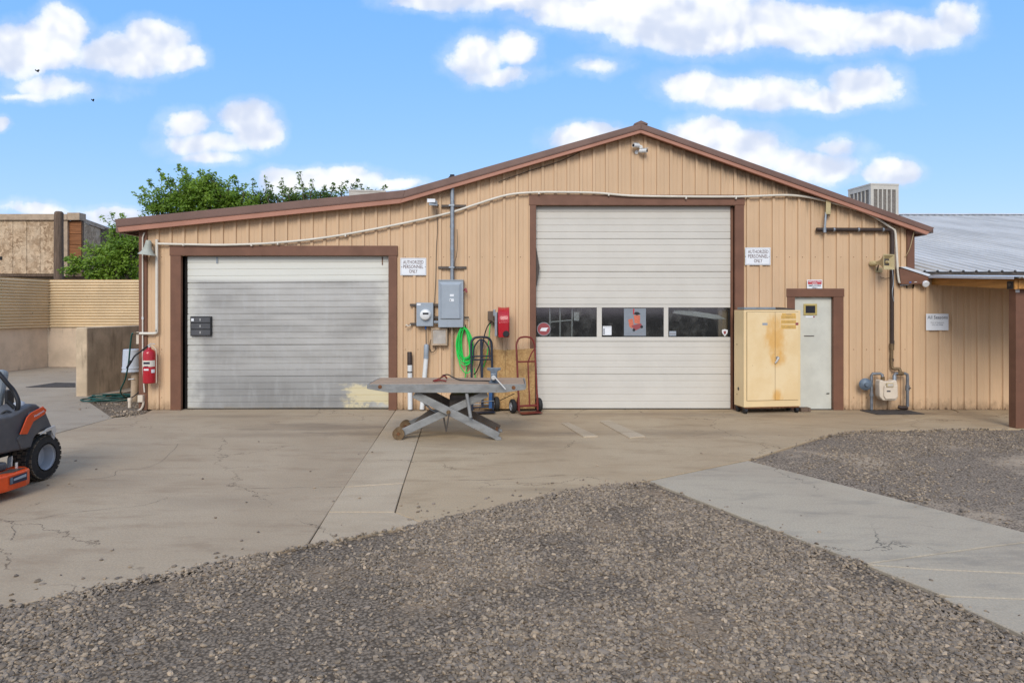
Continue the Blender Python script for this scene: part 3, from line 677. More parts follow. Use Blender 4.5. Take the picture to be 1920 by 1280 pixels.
# ================================================================== WORKSHOP
PITCH, PH = .2325, wx(1186)
shop = thing('metal_workshop', 'tan ribbed metal workshop with brown trim and two overhead doors', 'building', (0,0,0))
RY = -.2                                     # front face of the rake
rt = [at(215,411,RY), at(760,356,RY), at(1202,231,RY), at(1752,427,RY)]
rm = [at(218.5,424,RY), at(755,370,RY), at(1202,241,RY), at(1746,433.5,RY)]
rb = [at(222,435,RY), at(749,381,RY), at(1202,249,RY), at(1739,440,RY)]
def interp(P, x):
    for a, b in zip(P, P[1:]):
        if x <= b.x: break
    t_ = (x-a.x)/(b.x-a.x); return a.z+(b.z-a.z)*t_
XL, XR = wx(262), wx(1713)
opens = [(wx(341),wx(729),wz(480)), (wx(1005),wx(1377),wz(386)), (wx(1489),wx(1561),wz(557))]
RIB = [(-.034,0),(-.026,-.031),(.020,-.031),(.028,0),(.088,0),(.096,-.005),(.108,-.005),(.116,0)]
def siding(x0, x1, ztop, opens, y, parent, m, name='siding_panel', zb=0.005, per=4):
    k0 = math.floor((x0-PH)/PITCH)-1; k1 = math.ceil((x1-PH)/PITCH)+1
    prof = []
    for k in range(k0, k1+1):
        for dx, dy in RIB: prof.append((PH+k*PITCH+dx, dy))
    ks = [PH+(k)*PITCH+.05 for k in range(k0-(k0%per), k1+per+1, per)]
    for a, b in zip(ks, ks[1:]):
        a2, b2 = max(a,x0), min(b,x1)
        if b2-a2 < .01: continue
        xs = {a2, b2}
        for x, dy in prof:
            if a2 < x < b2: xs.add(x)
        for (oa, ob, oz) in opens:
            for q in (oa, ob):
                if a2 < q < b2: xs.add(q)
        xs = sorted(xs)
        pv = lambda x: float(np.interp(x, [p[0] for p in prof], [p[1] for p in prof]))
        mb = MB()
        for x, x2 in zip(xs, xs[1:]):
            mx = (x+x2)/2; zz = zb
            for (oa, ob, oz) in opens:
                if oa < mx < ob: zz = oz
            t0, t1 = ztop(x), ztop(x2)
            if min(t0,t1) <= zz+.01: continue
            mb.add([(x,y+pv(x),zz),(x2,y+pv(x2),zz),(x2,y+pv(x2),t1),(x,y+pv(x),t0)], [(0,1,2,3)])
        if mb.f:
            bmx = MB(); idx = {}; 
            for f in mb.f:
                nf = []
                for i in f:
                    key = tuple(round(c,5) for c in mb.v[i])
                    if key not in idx: idx[key] = len(bmx.v); bmx.v.append(mb.v[i])
                    nf.append(idx[key])
                bmx.f.append(tuple(nf))
            bmx.build(name, m, parent)
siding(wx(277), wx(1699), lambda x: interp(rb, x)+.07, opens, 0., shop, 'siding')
# screws in rows
sc = MB()
for zz in (wz(482), wz(655), wz(745)):
    k = 0
    for k in range(-40, 40):
        x = PH+k*PITCH+.06
        if wx(280) < x < wx(1697) and not any(a-.2 < x < b+.2 and zz < oz+.18 for a,b,oz in opens):
            sc.lathe([(0,.008),(.006,.006)], (x,-.001,zz), (0,-1,0), 6)
sc.build('screw_heads', 'rust', shop)['kind'] = 'stuff'
# wall behind the cladding, sides, back, interior floor
bk = MB()
def wallpiece(x0, x1, z0, z1=None):
    n = max(1, int((x1-x0)/.5))
    for i in range(n):
        a = x0+(x1-x0)*i/n; b = x0+(x1-x0)*(i+1)/n
        ta, tb = (interp(rb,a)+.05, interp(rb,b)+.05)
        bk.prism([(a,.03,z0),(b,.03,z0),(b,.03,tb),(a,.03,ta)], (0,.1,0))
wallpiece(XL+.02, opens[0][0], 0); wallpiece(opens[0][0], opens[0][1], opens[0][2]); wallpiece(opens[0][1], opens[1][0], 0); wallpiece(opens[1][0], opens[1][1], opens[1][2])
wallpiece(opens[1][1], opens[2][0], 0); wallpiece(opens[2][0], opens[2][1], opens[2][2]); wallpiece(opens[2][1], XR-.02, 0)
bk.build('wall_core', 'interior', shop)
BD = 9.4
MB().box(XL+.01, XL+.1, .02, BD, 0, rb[0].z+.05).build('side_wall', 'siding', shop)
MB().box(XR-.1, XR-.01, .02, BD, 0, rb[3].z+.1).build('side_wall', 'siding', shop)
MB().prism([(XL+.1,BD,0),(XR-.1,BD,0),(XR-.1,BD,rb[3].z+.1),(rb[2].x,BD,rb[2].z),(rb[1].x,BD,rb[1].z),(XL+.1,BD,rb[0].z+.05)], (0,-.08,0)).build('back_wall', 'siding', shop)
# corner trims
MB().box(XL, wx(277), -.035, .02, 0, interp(rb, XL)+.06).build('corner_trim', 'trim', shop, bevel=.006)
MB().box(wx(1699), XR, -.035, .02, wz(505), interp(rb, XR)+.06).build('corner_trim', 'trim', shop, bevel=.006)
# roof slopes, rake in two tiers, ridge cap
for i, nm in enumerate(('roof_slope',)*3):
    a, b = rt[i], rt[i+1]
    MB().prism([(a.x,RY+.03,a.z-.02),(b.x,RY+.03,b.z-.02),(b.x,RY+.03,b.z-.09),(a.x,RY+.03,a.z-.09)], (0,BD+.3-RY,0)).build(nm, 'roof', shop)
    MB().prism([rt[i],rt[i+1],rm[i+1],rm[i]], (0,.06,0)).build('rake_trim', 'rake', shop, bevel=.006)
    c = [p+Vector((0,.012,0)) for p in (rm[i],rm[i+1],rb[i+1],rb[i])]
    MB().prism(c, (0,.05,0)).build('rake_fascia', 'fascia', shop, bevel=.005)
    lip = [p+Vector((0,-.004,0)) for p in (rm[i],rm[i+1])]; lip += [lip[1]-Vector((0,0,.012)), lip[0]-Vector((0,0,.012))]
    MB().prism(lip, (0,.03,0)).build('drip_edge', 'rake', shop)
    # soffit
    a, b = rb[i], rb[i+1]
    MB().prism([(a.x,RY+.05,a.z+.02),(b.x,RY+.05,b.z+.02),(b.x,RY+.05,b.z+.05),(a.x,RY+.05,a.z+.05)], (0,-RY-.03,0)).build('soffit', 'trim', shop)
ap = at(1202,226,RY)
MB().prism([ap, ap+Vector((.12,0,-.052)), ap+Vector((.12,0,-.075)), ap+Vector((0,0,-.05)), ap+Vector((-.12,0,-.075)), ap+Vector((-.12,0,-.052))], (0,BD+.3,0)).build('ridge_cap', 'rake', shop)
# eave boards
MB().box(rt[0].x-.02, rt[0].x+.04, RY+.07, BD+.1, rb[0].z, rt[0].z-.03).build('eave_trim', 'rake', shop)
MB().box(rb[3].x-.03, rb[3].x+.03, RY+.07, BD+.1, rb[3].z, rt[3].z).build('eave_trim', 'rake', shop)
# door surrounds
def surround(x0, x1, xi0, xi1, zt, zi, proud=.045):
    MB().box(x0, x1, -proud, .02, zi, zt).build('door_header', 'trim', shop, bevel=.006)
    MB().box(x0+.012, xi0, -proud+.004, .16, 0, zi-.002).build('door_jamb', 'trim', shop, bevel=.006)
    MB().box(xi1, x1-.012, -proud+.004, .16, 0, zi-.002).build('door_jamb', 'trim', shop, bevel=.006)
    MB().box(xi0, xi1, .022, .16, zi-.0, zi+.05).build('door_head_reveal', 'trim', shop)
surround(wx(320), wx(746), wx(341), wx(729), wz(461), wz(479.5))
surround(wx(992), wx(1395), wx(1005), wx(1377), wz(366), wz(385.5))
surround(wx(1473), wx(1581), wx(1489), wx(1561), wz(541), wz(556.5))

# ---------------- overhead doors
def section_prof(z0, z1, n=5, depth=.008):
    h = (z1-z0)/n; P = [(z0+.002, .02), (z0+.009, 0)]
    for i in range(1, n):
        z = z0+h*i; P += [(z-.010, 0), (z-.002, depth), (z+.002, depth), (z+.010, .0)]
    P += [(z1-.010, 0), (z1-.003, .02)]; return P
def section(x0, x1, z0, z1, y, m, parent, n=5, sag=0., depth=.008):
    mb = MB(); P = section_prof(z0, z1, n, depth); K = 16; vs = []
    for (z, dy) in P:
        for k in range(K+1):
            q = k/K; vs.append((x0+(x1-x0)*q, y+dy, z+sag*(q-.5)))
    fs = [(i*(K+1)+k, i*(K+1)+k+1, (i+1)*(K+1)+k+1, (i+1)*(K+1)+k) for i in range(len(P)-1) for k in range(K)]
    mb.add(vs, fs); mb.box(x0+.01, x1-.01, y+.014, y+.05, z0, z1-.002)
    return mb.build('door_section', m, parent)
# left, worn galvanised
dl = MB().box(wx(341)+.003, wx(348), .1, .13, .0, wz(482)).build('overhead_door', 'dark', shop)
dl['label'] = 'worn galvanised left overhead door with pale top section'
zs = [.015, wz(706), wz(646.5), wz(588), wz(529), wz(479)]
for i in range(5): section(wx(347.5), wx(729), zs[i], zs[i+1], .085+.006*(i % 2), 'galv_door', dl, 5 if i < 4 else 4, sag=.02, depth=.009)
MB().box(wx(347), wx(729), .08, .11, .0, .018).build('bottom_seal', 'rubber', dl)
MB().box(wx(402), wx(405), .07, .085, wz(493), wz(482)).build('top_bracket', 'steel', dl); MB().box(wx(714.5), wx(716), .07, .085, wz(496), wz(481)).build('top_bracket', 'rust', dl)
# black three-slot drop box on the door
db = MB(); db.box(wx(355), wx(394), .035, .084, wz(630), wz(593)); slot = db.build('drop_box', 'black', dl, bevel=.003)
for y0, y1 in ((595,604.5),(606.5,616.5),(618.5,628.5)): MB().box(wx(356.5), wx(392.5), .028, .036, wz(y1), wz(y0)).build('drop_box_drawer', 'mower_grey', dl, bevel=.003)
for y0 in (598, 610, 622): MB().box(wx(373.3), wx(374.7), .022, .029, wz(y0+3.5), wz(y0-1)).build('drawer_latch', 'ash', dl)
MB().box(wx(357), wx(362), .026, .0275, wz(602), wz(597)).build('drawer_sticker', 'sign', dl)
# right, white with a row of windows
dr = MB().box(wx(1372), wx(1377)-.003, .06, .1, 0, wz(387)).build('overhead_door', 'trim', shop)
dr['label'] = 'tall white right overhead door with a row of three windows'
zz_ = [.012, wz(702), wz(640), wz(571), wz(509), wz(447), wz(386)+.02]
for i in (0,1,3,4,5): section(wx(1005.5), wx(1372), zz_[i], zz_[i+1], .075+.003*(i % 2), 'door_white', dr, 5)
MB().box(wx(1005.5), wx(1372), .07, .1, 0, .014).build('bottom_seal', 'rubber', dr)
wz0, wz1 = wz(632), wz(576.5)
fr = MB(); fr.box(wx(1005.5), wx(1372), .074, .11, zz_[2], wz0); fr.box(wx(1005.5), wx(1372), .074, .11, wz1, zz_[3]); fr.build('window_rail', 'door_white', dr, bevel=.004)
for a, b in ((1120,1129.5),(1246.5,1255)): MB().box(wx(a), wx(b), .0745, .11, wz0, wz1).build('window_mullion', 'door_white', dr, bevel=.004)
for a, b in ((1005.5,1120),(1129.5,1246.5),(1255,1368.5)): MB().box(wx(a)+.002, wx(b)-.002, .093, .097, wz0+.002, wz1-.002).build('window_pane', 'glass', dr)
MB().box(wx(1368.5), wx(1372), .0745, .11, wz0, wz1).build('window_mullion', 'dark', dr)
gy = .0915
def sticker(mb, m, nm='sticker', lab=None):
    o = mb.build(nm, m, dr)
    if lab: o['label'] = lab
    return o
sticker(MB().lathe([(0,.118),(.001,.118)], (wx(1020),gy,wz(617)), (0,-1,0), 32), 'maroon', lab='round maroon sticker low in the left pane')
sticker(MB().lathe([(0,.124),(.0006,.124),(.0006,.112),(.0,.112)], (wx(1020),gy-.001,wz(617)), (0,-1,0), 32, caps=False), 'ink_grey')
sticker(MB().prism([at(1012,620,gy-.003),at(1015.5,614.5,gy-.003),at(1028.5,614,gy-.003),at(1026,616.5,gy-.003),at(1024,621,gy-.003)], (0,-.0006,0)), 'sign', 'sticker_mark')
sticker(MB().box(wx(1131.5), wx(1148), gy-.001, gy, wz(628.5), wz(614)), 'sign', lab='white notice sticker low in the middle pane')
for q in range(6): sticker(MB().box(wx(1132.3), wx(1135.5), gy-.002, gy-.001, wz(617.4+q*1.9), wz(616.3+q*1.9)), 'ink_dark', 'sticker_mark')
sticker(MB().box(wx(1131.5), wx(1148), gy-.002, gy-.001, wz(613.5), wz(611.5)), 'sign')
po = sticker(MB().box(wx(1171.5), wx(1213), gy-.001, gy, wz(629.8), wz(578)), 'grill', 'poster', 'grey poster of a small red machine in the middle pane')
# generic drawing: a small red engine on two black wheels
def pp(pts, m, dy): sticker(MB().prism([at(a, b, gy-dy) for a, b in pts], (0,-.0005,0)), m, 'poster_print')
pp([(1187,579),(1189.5,579),(1189,589),(1187,590)], 'red_print', .002)
pp([(1188,591),(1200,591),(1200,607),(1190,606)], 'pinkish', .002); pp([(1178,599),(1186,597),(1188,607),(1185,616),(1180,612)], 'pinkish', .002); pp([(1184,610),(1202,606),(1205,613),(1190,620)], 'maroon', .0028)
pp([(1188,588),(1192,584.5),(1197,585),(1201,588.5),(1194,591)], 'black', .0028)
for a, b in ((1188.5,618.5),(1203,612.5)): sticker(MB().lathe([(0,.026),(.0006,.026)], (wx(a,gy),gy-.0036,wz(b,gy)), (0,-1,0), 16), 'black', 'poster_print')
pp([(1181,624.8),(1205,624.8),(1203,626.6),(1183,626.6)], 'ink_grey', .002)
sticker(MB().box(wx(1257), wx(1270), gy-.001, gy, wz(629.8), wz(621)), 'elec', lab='small pale blue sticker at the left of the right pane')
sticker(MB().box(wx(1258), wx(1269), gy-.002, gy-.001, wz(627.5), wz(624.5)), 'ink_grey', 'sticker_mark')
sticker(MB().prism([at(a,b,gy) for a,b in ((1353.5,618.5),(1359,617),(1364.5,618.5),(1364,624),(1359,630.5),(1354,624))], (0,-.001,0)), 'sign', lab='white shield sticker at the right of the right pane')
sticker(MB().prism([at(a,b,gy-.002) for a,b in ((1356.5,620.5),(1361.5,620.5),(1361,625),(1359,627),(1357,625))], (0,-.001,0)), 'maroon', 'sticker_mark')
# things standing just inside, seen through the panes
rk = thing('storage_rack', 'pale metal rack standing inside behind the left door pane', 'rack', (wx(1050),.5,0))
q = MB()
for a in (1031,1050,1071): q.tube([at(a,720,.2), at(a+ (2 if a == 1071 else 0),570,.2)], .012, 6)
q.tube([at(1029,604,.2), at(1071,600,.2)], .012, 6); q.tube([at(1029,640,.2), at(1071,640,.2)], .012, 6)
q.build('frame', 'white', rk)
MB().box(wx(1076,.2), wx(1086,.2), .2, .3, wz(601,.2), wz(585,.2)).build('canister', 'white', rk)
tb = thing('work_light_panel', 'pale slanted panel hanging inside behind the right door pane', 'panel', (wx(1310),.6,1.5))  # white ceiling piece, not a lamp; set near the glass to catch daylight
MB().prism([at(1264,582,.18),at(1300,583,.18),at(1345,590,.18),at(1362,598,.18),at(1340,598,.18),at(1262,587,.18)], (0,.1,0)).build('panel', 'white', tb)
MB().box(wx(1347,.2), wx(1364,.2), .2, .25, .6, 2.1).build('stud', 'tanpipe', tb)

# person door
pdoor = MB(); pdoor.box(wx(1489)+.004, wx(1561)-.004, .035, .08, .012, wz(557)); pd = pdoor.build('person_door', 'person_door', shop, bevel=.004)
pd['label'] = 'pale grey green steel door beside the yellow cabinet'
y_ = .03
f = MB(); f.box(wx(1508), wx(1533), y_-.012, y_+.006, wz(573), wz(569.5)); f.box(wx(1508), wx(1533), y_-.012, y_+.006, wz(590.5), wz(587)); f.box(wx(1508), wx(1511.5), y_-.0121, y_+.006, wz(587), wz(573)); f.box(wx(1529.5), wx(1533), y_-.0121, y_+.006, wz(587), wz(573))
f.build('window_frame', 'rim_yellow', pd, bevel=.003)
MB().box(wx(1511.5), wx(1529.5), .024, .034, wz(587), wz(573)).build('window_pane', 'blackglass', pd)
MB().box(wx(1512), wx(1530), .032, .0335, wz(595.5), wz(592)).build('door_notice', 'sign', pd); MB().box(wx(1526), wx(1529.5), .031, .0318, wz(595), wz(592.5)).build('notice_print', 'maroon', pd)
MB().box(wx(1509), wx(1528), .026, .035, wz(630.5), wz(629)).build('door_pull', 'strut', pd, bevel=.002)
MB().tube([at(1550,737.5,.02), at(1555,737.2,.02)], .008, 6).build('kick_latch', 'black', pd)
MB().box(wx(1489), wx(1561), -.02, .09, 0, .01).build('threshold', 'strut', pd)
# dented weather strip at the left of the white door
MB().prism([at(1004,455,-.02),at(1006,470,-.05),at(1012,503,-.06),at(1006,530,-.05),at(1004,545,-.02),at(1003,500,-.01)], (0,.02,0)).build('weather_strip', 'strut', shop)

# ---------------- cable stain lines and loose wires along the gable
def wire(pts, r, m, label, Y=-.035, name='cable', cat='cable', n=5, sm=5):
    P = [at(p[0], p[1], p[2] if len(p) > 2 else Y) for p in pts]
    return tmesh(name, MB().tube(P, r, n, smooth=sm), m, label, cat, smooth=True)
wire([(1170,252),(1140,262),(1105,276),(1070,294),(1040,306),(1000,318),(960,332),(935,341)], .007, 'strut', 'thin dark cable sagging under the left rake near the apex')
wire([(819,393),(820,430),(818,470),(817,520),(815,560),(814,600)], .006, 'strut', 'thin dark cable hanging from the floodlight down to the meter')
wire([(857,430),(857,470),(851,500),(851,524)], .006, 'strut', 'thin black cable beside the grey conduit', Y=-.13)

# ---------------- long cream pipe over both doors
pv = thing('plastic_pipe_run', 'long cream plastic pipe running over both overhead doors', 'pipe', at(294,625))
q = MB(); path = [(296,457),(360,458.5),(430,459),(520,455),(620,444),(740,422),(840,400),(890,384),(950,366),(1000,361),(1060,360.5),(1120,362),(1180,367),(1260,368.5),(1340,369),(1400,368.5),(1470,366),(1510,369),(1548,377),(1600,391),(1640,407),(1676,431)]
q.tube([at(a,b,-.075) for a,b in path], .021, 10, smooth=5); q.build('pipe', 'pvc', pv, smooth=True)
MB().tube([at(1676,430,-.075),at(1679,440,-.075),at(1682,490,-.075),at(1685,524,-.08),at(1690,530,-.085),at(1713,529,-.1),at(1718,528.5,-.1)], .021, 10, smooth=3).build('drop_pipe', 'pvc', pv, smooth=True)
MB().tube([at(1703,529.5,-.09),at(1707,529.3,-.09)], .032, 10).build('blue_coupling', 'bluebit', pv, smooth=True)
MB().tube([at(1708,529,-.09),at(1713,528.5,-.09),at(1719,526.5,-.09)], [.026,.03,.02], 10).build('white_cap', 'white', pv, smooth=True)
MB().tube([at(294,449,-.075), at(294,622,-.075)], .025, 10).build('riser', 'pvc', pv, smooth=True)
MB().tube([at(294,618,-.075),at(293.5,623.5,-.075),at(288,625,-.075),at(262,625,-.075)], .025, 10, smooth=3).build('lower_pipe', 'pvc', pv, smooth=True)
for a, b in ((348,458),(475,458.5),(524,456),(650,441),(1010,362),(1140,365),(1284,371),(1377,371),(1600,392)): MB().box(wx(a)-.012, wx(a)+.012, -.1, -.0, wz(b)-.035, wz(b)+.005).build('pipe_strap', 'pvc', pv)
MB().tube([at(1687,535,-.06),at(1705,533,-.09),at(1730,528.5,-.11)], .012, 6, smooth=4).build('drain_tube', 'conduit', pv, smooth=True)

# ---------------- left corner: bell light, conduit, extinguisher
bl = thing('bell_lamp', 'pale flared bell shaped lamp hanging at the left corner', 'lamp', at(276,470,-.1))
MB().lathe([(-.125,.15),(-.118,.145),(-.07,.098),(0,.066),(.07,.052),(.13,.044),(.14,.03),(.14,.0)], at(277,465,-.17), (.12,-.0,1), 24).build('shade', 'bell', bl, smooth=True)
MB().bar(at(282,455,-.16), at(284,458,-.01), .03, .05).build('bracket', 'bell', bl)
MB().tube([at(272,476,-.12),at(271,485,-.06),at(277,494,-.04),at(281,485,-.06),at(284,476,-.1)], .004, 5, smooth=4).build('wires', 'rust', bl)
cn = thing('corner_conduit', 'thin pale conduit with box on the left brown corner trim', 'conduit', at(267,760))
MB().tube([at(271,436,-.06),at(268,445,-.06),at(267.5,460,-.06),at(267.5,600,-.06),at(268,690,-.06),at(271,735,-.06)], .012, 8, smooth=3).build('pipe', 'pvc', cn, smooth=True)
MB().box(wx(263.5), wx(273), -.1, -.03, wz(752.5), wz(739.5)).build('junction_box', 'gas', cn, bevel=.005)
MB().tube([at(269,752,-.06),at(268,760,-.06),at(264,767,-.06),at(258,770,-.06)], .02, 8, smooth=4).build('elbow', 'gas', cn, smooth=True)
MB().tube([at(267.5,594,-.06), at(267.5,599,-.06)], .017, 8).build('coupling', 'white', cn, smooth=True)
ex = thing('fire_extinguisher', 'red fire extinguisher hung at the left corner of the workshop', 'extinguisher', at(280,718,-.16))
c = at(280,718,-.16); rr = .105
excyl = MB().lathe([(0,rr*.9),(.012,rr),(.52,rr),(.56,rr*.93),(.59,rr*.7),(.61,rr*.35),(.625,.03),(.64,.03)], c, (0,0,1), 28).build('cylinder', 'red', ex, smooth=True)
def band(z0, z1, r, a0, a1, nm, m):
    mb = MB(); n = 14; vs = []
    for z in (z0, z1):
        for k in range(n+1):
            q = R(a0+(a1-a0)*k/n); vs.append(c+Vector((math.sin(q)*r, -math.cos(q)*r, z)))
    mb.add(vs, [(k,k+1,n+2+k,n+1+k) for k in range(n)]); return mb.build(nm, m, excyl, smooth=True)
band(.30, .41, rr+.002, -85, 85, 'label_band', 'pvc'); band(.345, .385, rr+.0035, -30, 32, 'label_print', 'ink_dark'); band(.30, .315, rr+.0035, -20, 20, 'label_print', 'ink_dark')
band(.235, .262, rr+.003, -25, 22, 'hazard_mark', 'sign'); band(.19, .25, rr+.003, 45, 80, 'inspection_tag', 'sign')
MB().tube([c+Vector((0,0,.62)), c+Vector((0,0,.68))], .022, 10).build('valve', 'ash', ex)
MB().tube([c+Vector((-.02,-.01,.67)),c+Vector((.02,-.01,.705)),c+Vector((.11,-.01,.70))], .009, 6).build('handle', 'ash', ex); MB().tube([c+Vector((-.01,-.01,.66)),c+Vector((.04,0,.67)),c+Vector((.1,0,.62)),c+Vector((.125,0,.52)),c+Vector((.125,0,.0))], .007, 6, smooth=4).build('bracket', 'gas', ex)
MB().tube([c+Vector((-.02,-.02,.665)),at(262,660,-.2),at(252,668,-.2),at(245,680,-.2),at(239,688,-.2)], .014, 8, smooth=5).build('hose', 'black', ex, smooth=True)
MB().tube([at(246,676,-.2), at(238,690,-.2)], .02, 8).build('nozzle', 'black', ex)
sp = thing('wall_spigot', 'brass spigot with pale box at the left corner', 'spigot', at(258,625,.05))
MB().tube([at(262,624,-.03),at(251,624,.0)], .013, 8).build('spout', 'brass', sp); MB().box(wx(254), wx(260), .02, .1, wz(645), wz(622)).build('box', 'gas', sp, bevel=.006)
gh = thing('garden_hose', 'dark green garden hose hanging down to a coil on the ground', 'hose', gnd(205,752))
hp = [at(250,624,0),at(247,628,.0),at(244,650,.05),at(241,680,.1),at(235,710,.3),at(226,735,.5)]
g0 = gnd(208,751); hp.append(Vector((g0.x+.32,g0.y+.1,.03)))
for k in range(1, 44):
    a_ = k*.55; r_ = .42-.0045*k+.05*math.sin(k*1.3); hp.append(Vector((g0.x+r_*math.cos(a_)*1.25, g0.y+r_*math.sin(a_), .02+.0022*k)))
MB().tube(hp, .0145, 7, smooth=4).build('hose', 'hose', gh, smooth=True)
bt = thing('bucket_post', 'tan pipe post capped with an upturned white bucket', 'post', gnd(252,752))
c = gnd(252,752)
MB().tube([c, c+Vector((.02,0,.68))], .07, 14).build('post', 'tanpipe', bt, smooth=True); MB().tube([at(241,711,1.1),at(251,710,1.02)], .01, 6).build('peg', 'white', bt)
c2 = at(246,697,1.1); MB().lathe([(0,.165),(.02,.172),(.03,.158),(.07,.158),(.075,.166),(.09,.166),(.1,.156),(.44,.142),(.45,.13),(.45,0)], c2, (0,0,1), 28).build('bucket', 'bucket', bt, smooth=True)
sb = gnd(243.5,765); st = thing('pipe_stub', 'short pale capped pipe sticking out of the gravel at the corner', 'pipe', sb)
MB().lathe([(-.02,.033),(.13,.033),(.13,.038),(.185,.038),(.19,.034),(.19,0)], sb, (0,0,1), 14).build('pipe', 'gas', st, smooth=True)
MB().tube([sb+Vector((.01,0,.18)),sb+Vector((.08,.1,.26)),sb+Vector((.16,.2,.42))], .01, 6, smooth=4).build('cable', 'black', st)

# ---------------- signs
def wall_sign(px0, px1, py0, py1, lines, label, m='sign', Y=-.035, border=True):
    s = thing('wall_sign', label, 'sign', at((px0+px1)/2, py1, Y))
    MB().box(wx(px0), wx(px1), Y-.004, Y, wz(py1), wz(py0)).build('plate', m, s, bevel=.003)
    if border:
        b = MB(); a0, a1, b0, b1 = wx(px0)+.012, wx(px1)-.012, wz(py1)+.012, wz(py0)-.012; t_ = .004; yy = Y-.0052
        b.box(a0,a1,yy,yy+.0007,b0,b0+t_); b.box(a0,a1,yy,yy+.0007,b1-t_,b1); b.box(a0,a0+t_,yy,yy+.0007,b0+t_,b1-t_); b.box(a1-t_,a1,yy,yy+.0007,b0+t_,b1-t_); b.build('border', 'ink_grey', s)
    for (txt, cx, cy, w, h, mm, bd) in lines: lettering(txt, wx(cx), wz(cy), Y-.006, w/103.33, h/103.33, mm, s, bd)
    return s
for (a, b, lab) in ((775.5, 500, 'white authorized personnel sign beside the galvanised left door'), (1420, 480.5, 'white authorized personnel sign beside the white right door')):
    s = wall_sign(a-24.3, a+24.3 if a < 900 else a+23.2, b-16, b+16.5, [('AUTHORIZED', a, b-8.3, 38, 6.6, 'ink', .002), ('PERSONNEL', a, b+.2, 37.5, 6.6, 'ink', .002), ('ONLY', a, b+8.7, 15.5, 6.6, 'ink', .002)], lab)
    for e in (-22, 22): MB().lathe([(0,.008),(.004,.005)], at(a+e, b+.5, -.04), (0,-1,0), 8).build('screw', 'strut', s)
s = wall_sign(1511.5, 1540, 524.5, 541, [], 'small red and white restricted area sign over the steel door', border=False)
MB().box(wx(1513), wx(1538.5), -.041, -.0398, wz(533), wz(526)).build('red_panel', 'red_print', s)
lettering('RESTRICTED', wx(1525.7), wz(527.9), -.0425, .225, .026, 'sign', s, .015); lettering('AREA', wx(1525.7), wz(531.2), -.0425, .10, .022, 'sign', s, .015)
lettering('EMPLOYEES', wx(1525.7), wz(535.6), -.0425, .22, .03, 'ink_dark', s, .015); lettering('ONLY', wx(1525.7), wz(539.4), -.0425, .1, .026, 'ink_dark', s, .01)
wall_sign(1734, 1776, 588, 619, [('All Seasons', 1755.3, 594.6, 37.5, 6.4, 'ink_dark', .0), ('Parts & Equipment', 1755, 604.9, 25, 3.0, 'ink_grey', .0), ('970 240-4368', 1755, 608.8, 21, 2.7, 'ink_grey', .0)], 'white shop name sign on the annex wall under the canopy', border=False)

# ---------------- electrical gear
el = thing('electrical_disconnect', 'large blue grey electrical switch box with conduit through the roof', 'switch box', at(847,613,-.1))
MB().box(wx(824), wx(870), -.2, -.03, wz(613), wz(526.5)).build('cabinet', 'elec', el, bevel=.006)
def frustum(x0,x1,z0,z1,y0,y1,ins):
    return MB().add([(x0,y0,z0),(x1,y0,z0),(x1,y0,z1),(x0,y0,z1),(x0+ins,y1,z0+ins*.3),(x1-ins,y1,z0+ins*.3),(x1-ins,y1,z1-ins),(x0+ins,y1,z1-ins)], [(0,1,5,4),(1,2,6,5),(2,3,7,6),(3,0,4,7),(4,5,6,7)])
eld = frustum(wx(826.5), wx(867), wz(598), wz(530), -.201, -.228, .045).build('door', 'elec', el, bevel=.004)
MB().box(wx(823.5), wx(870.5), -.21, -.03, wz(526.5), wz(525.3)).build('hood', 'elec', el)
for a,b,c_,d_ in ((843.5,851,551.5,555.5),(843,851,560,565)): MB().box(wx(a,-.23), wx(b,-.23), -.231, -.2285, wz(d_,-.23), wz(c_,-.23)).build('label', 'sign', eld)
MB().box(wx(844,-.23), wx(845.6,-.23), -.2325, -.2311, wz(564,-.23), wz(561.5,-.23)).build('label_print', 'ink_dark', eld)
MB().tube([at(869,545,-.14),at(873,541,-.16),at(875,548,-.18)], .02, 8).build('switch_handle', 'maroon', el, smooth=True)
MB().tube([at(848,526,-.1), at(848,334,-.1)], .038, 14).build('conduit', 'conduit', el, smooth=True)
for zz in (427, 470): MB().tube([at(848,zz,-.1), at(848,zz-5,-.1)], .043, 14).build('coupling', 'conduit', el, smooth=True)
MB().lathe([(-.06,.11),(0,.07),(.03,.042),(.05,.042)], at(848,333,-.08), (0,0,1), 14).build('roof_boot', 'black', el, smooth=True)
for a,b,zz in ((828,874,387),(822,875,502)): MB().box(wx(a), wx(b), -.06, -.02, wz(zz)-.021, wz(zz)+.021).build('strut', 'strut', el)
for zz in (387, 502): MB().box(wx(848)-.05, wx(848)+.05, -.145, -.058, wz(zz)-.014, wz(zz)+.014).build('pipe_clamp', 'conduit', el)
MB().tube([at(847.5,613,-.08), at(847.5,767,-.08)], .024, 10).build('lower_conduit', 'tanpipe', el, smooth=True)
MB().tube([at(871,595,-.06), at(879,595,-.06)], .015, 6).build('side_nipple', 'strut', el); MB().tube([at(872,598,-.06),at(879,597,-.06),at(879.5,612,-.06)], .005, 5).build('ground_wire', 'pvc', el)
me_ = thing('electric_meter', 'grey meter box with round glass meter left of the switch box', 'meter', at(798,611,-.1))
mbx = MB().box(wx(783), wx(814), -.15, -.06, wz(611), wz(567.5)).build('box', 'elec', me_, bevel=.005)
MB().lathe([(0,.098),(.03,.098),(.035,.09),(.07,.086),(.085,.06),(.088,0)], at(798,590,-.15), (0,-1,0), 28).build('meter_ring', 'white', mbx, smooth=True)
MB().box(wx(792.5,-.24), wx(803.5,-.24), -.2405, -.239, wz(589.5,-.24), wz(586,-.24)).build('dial', 'blackglass', mbx)
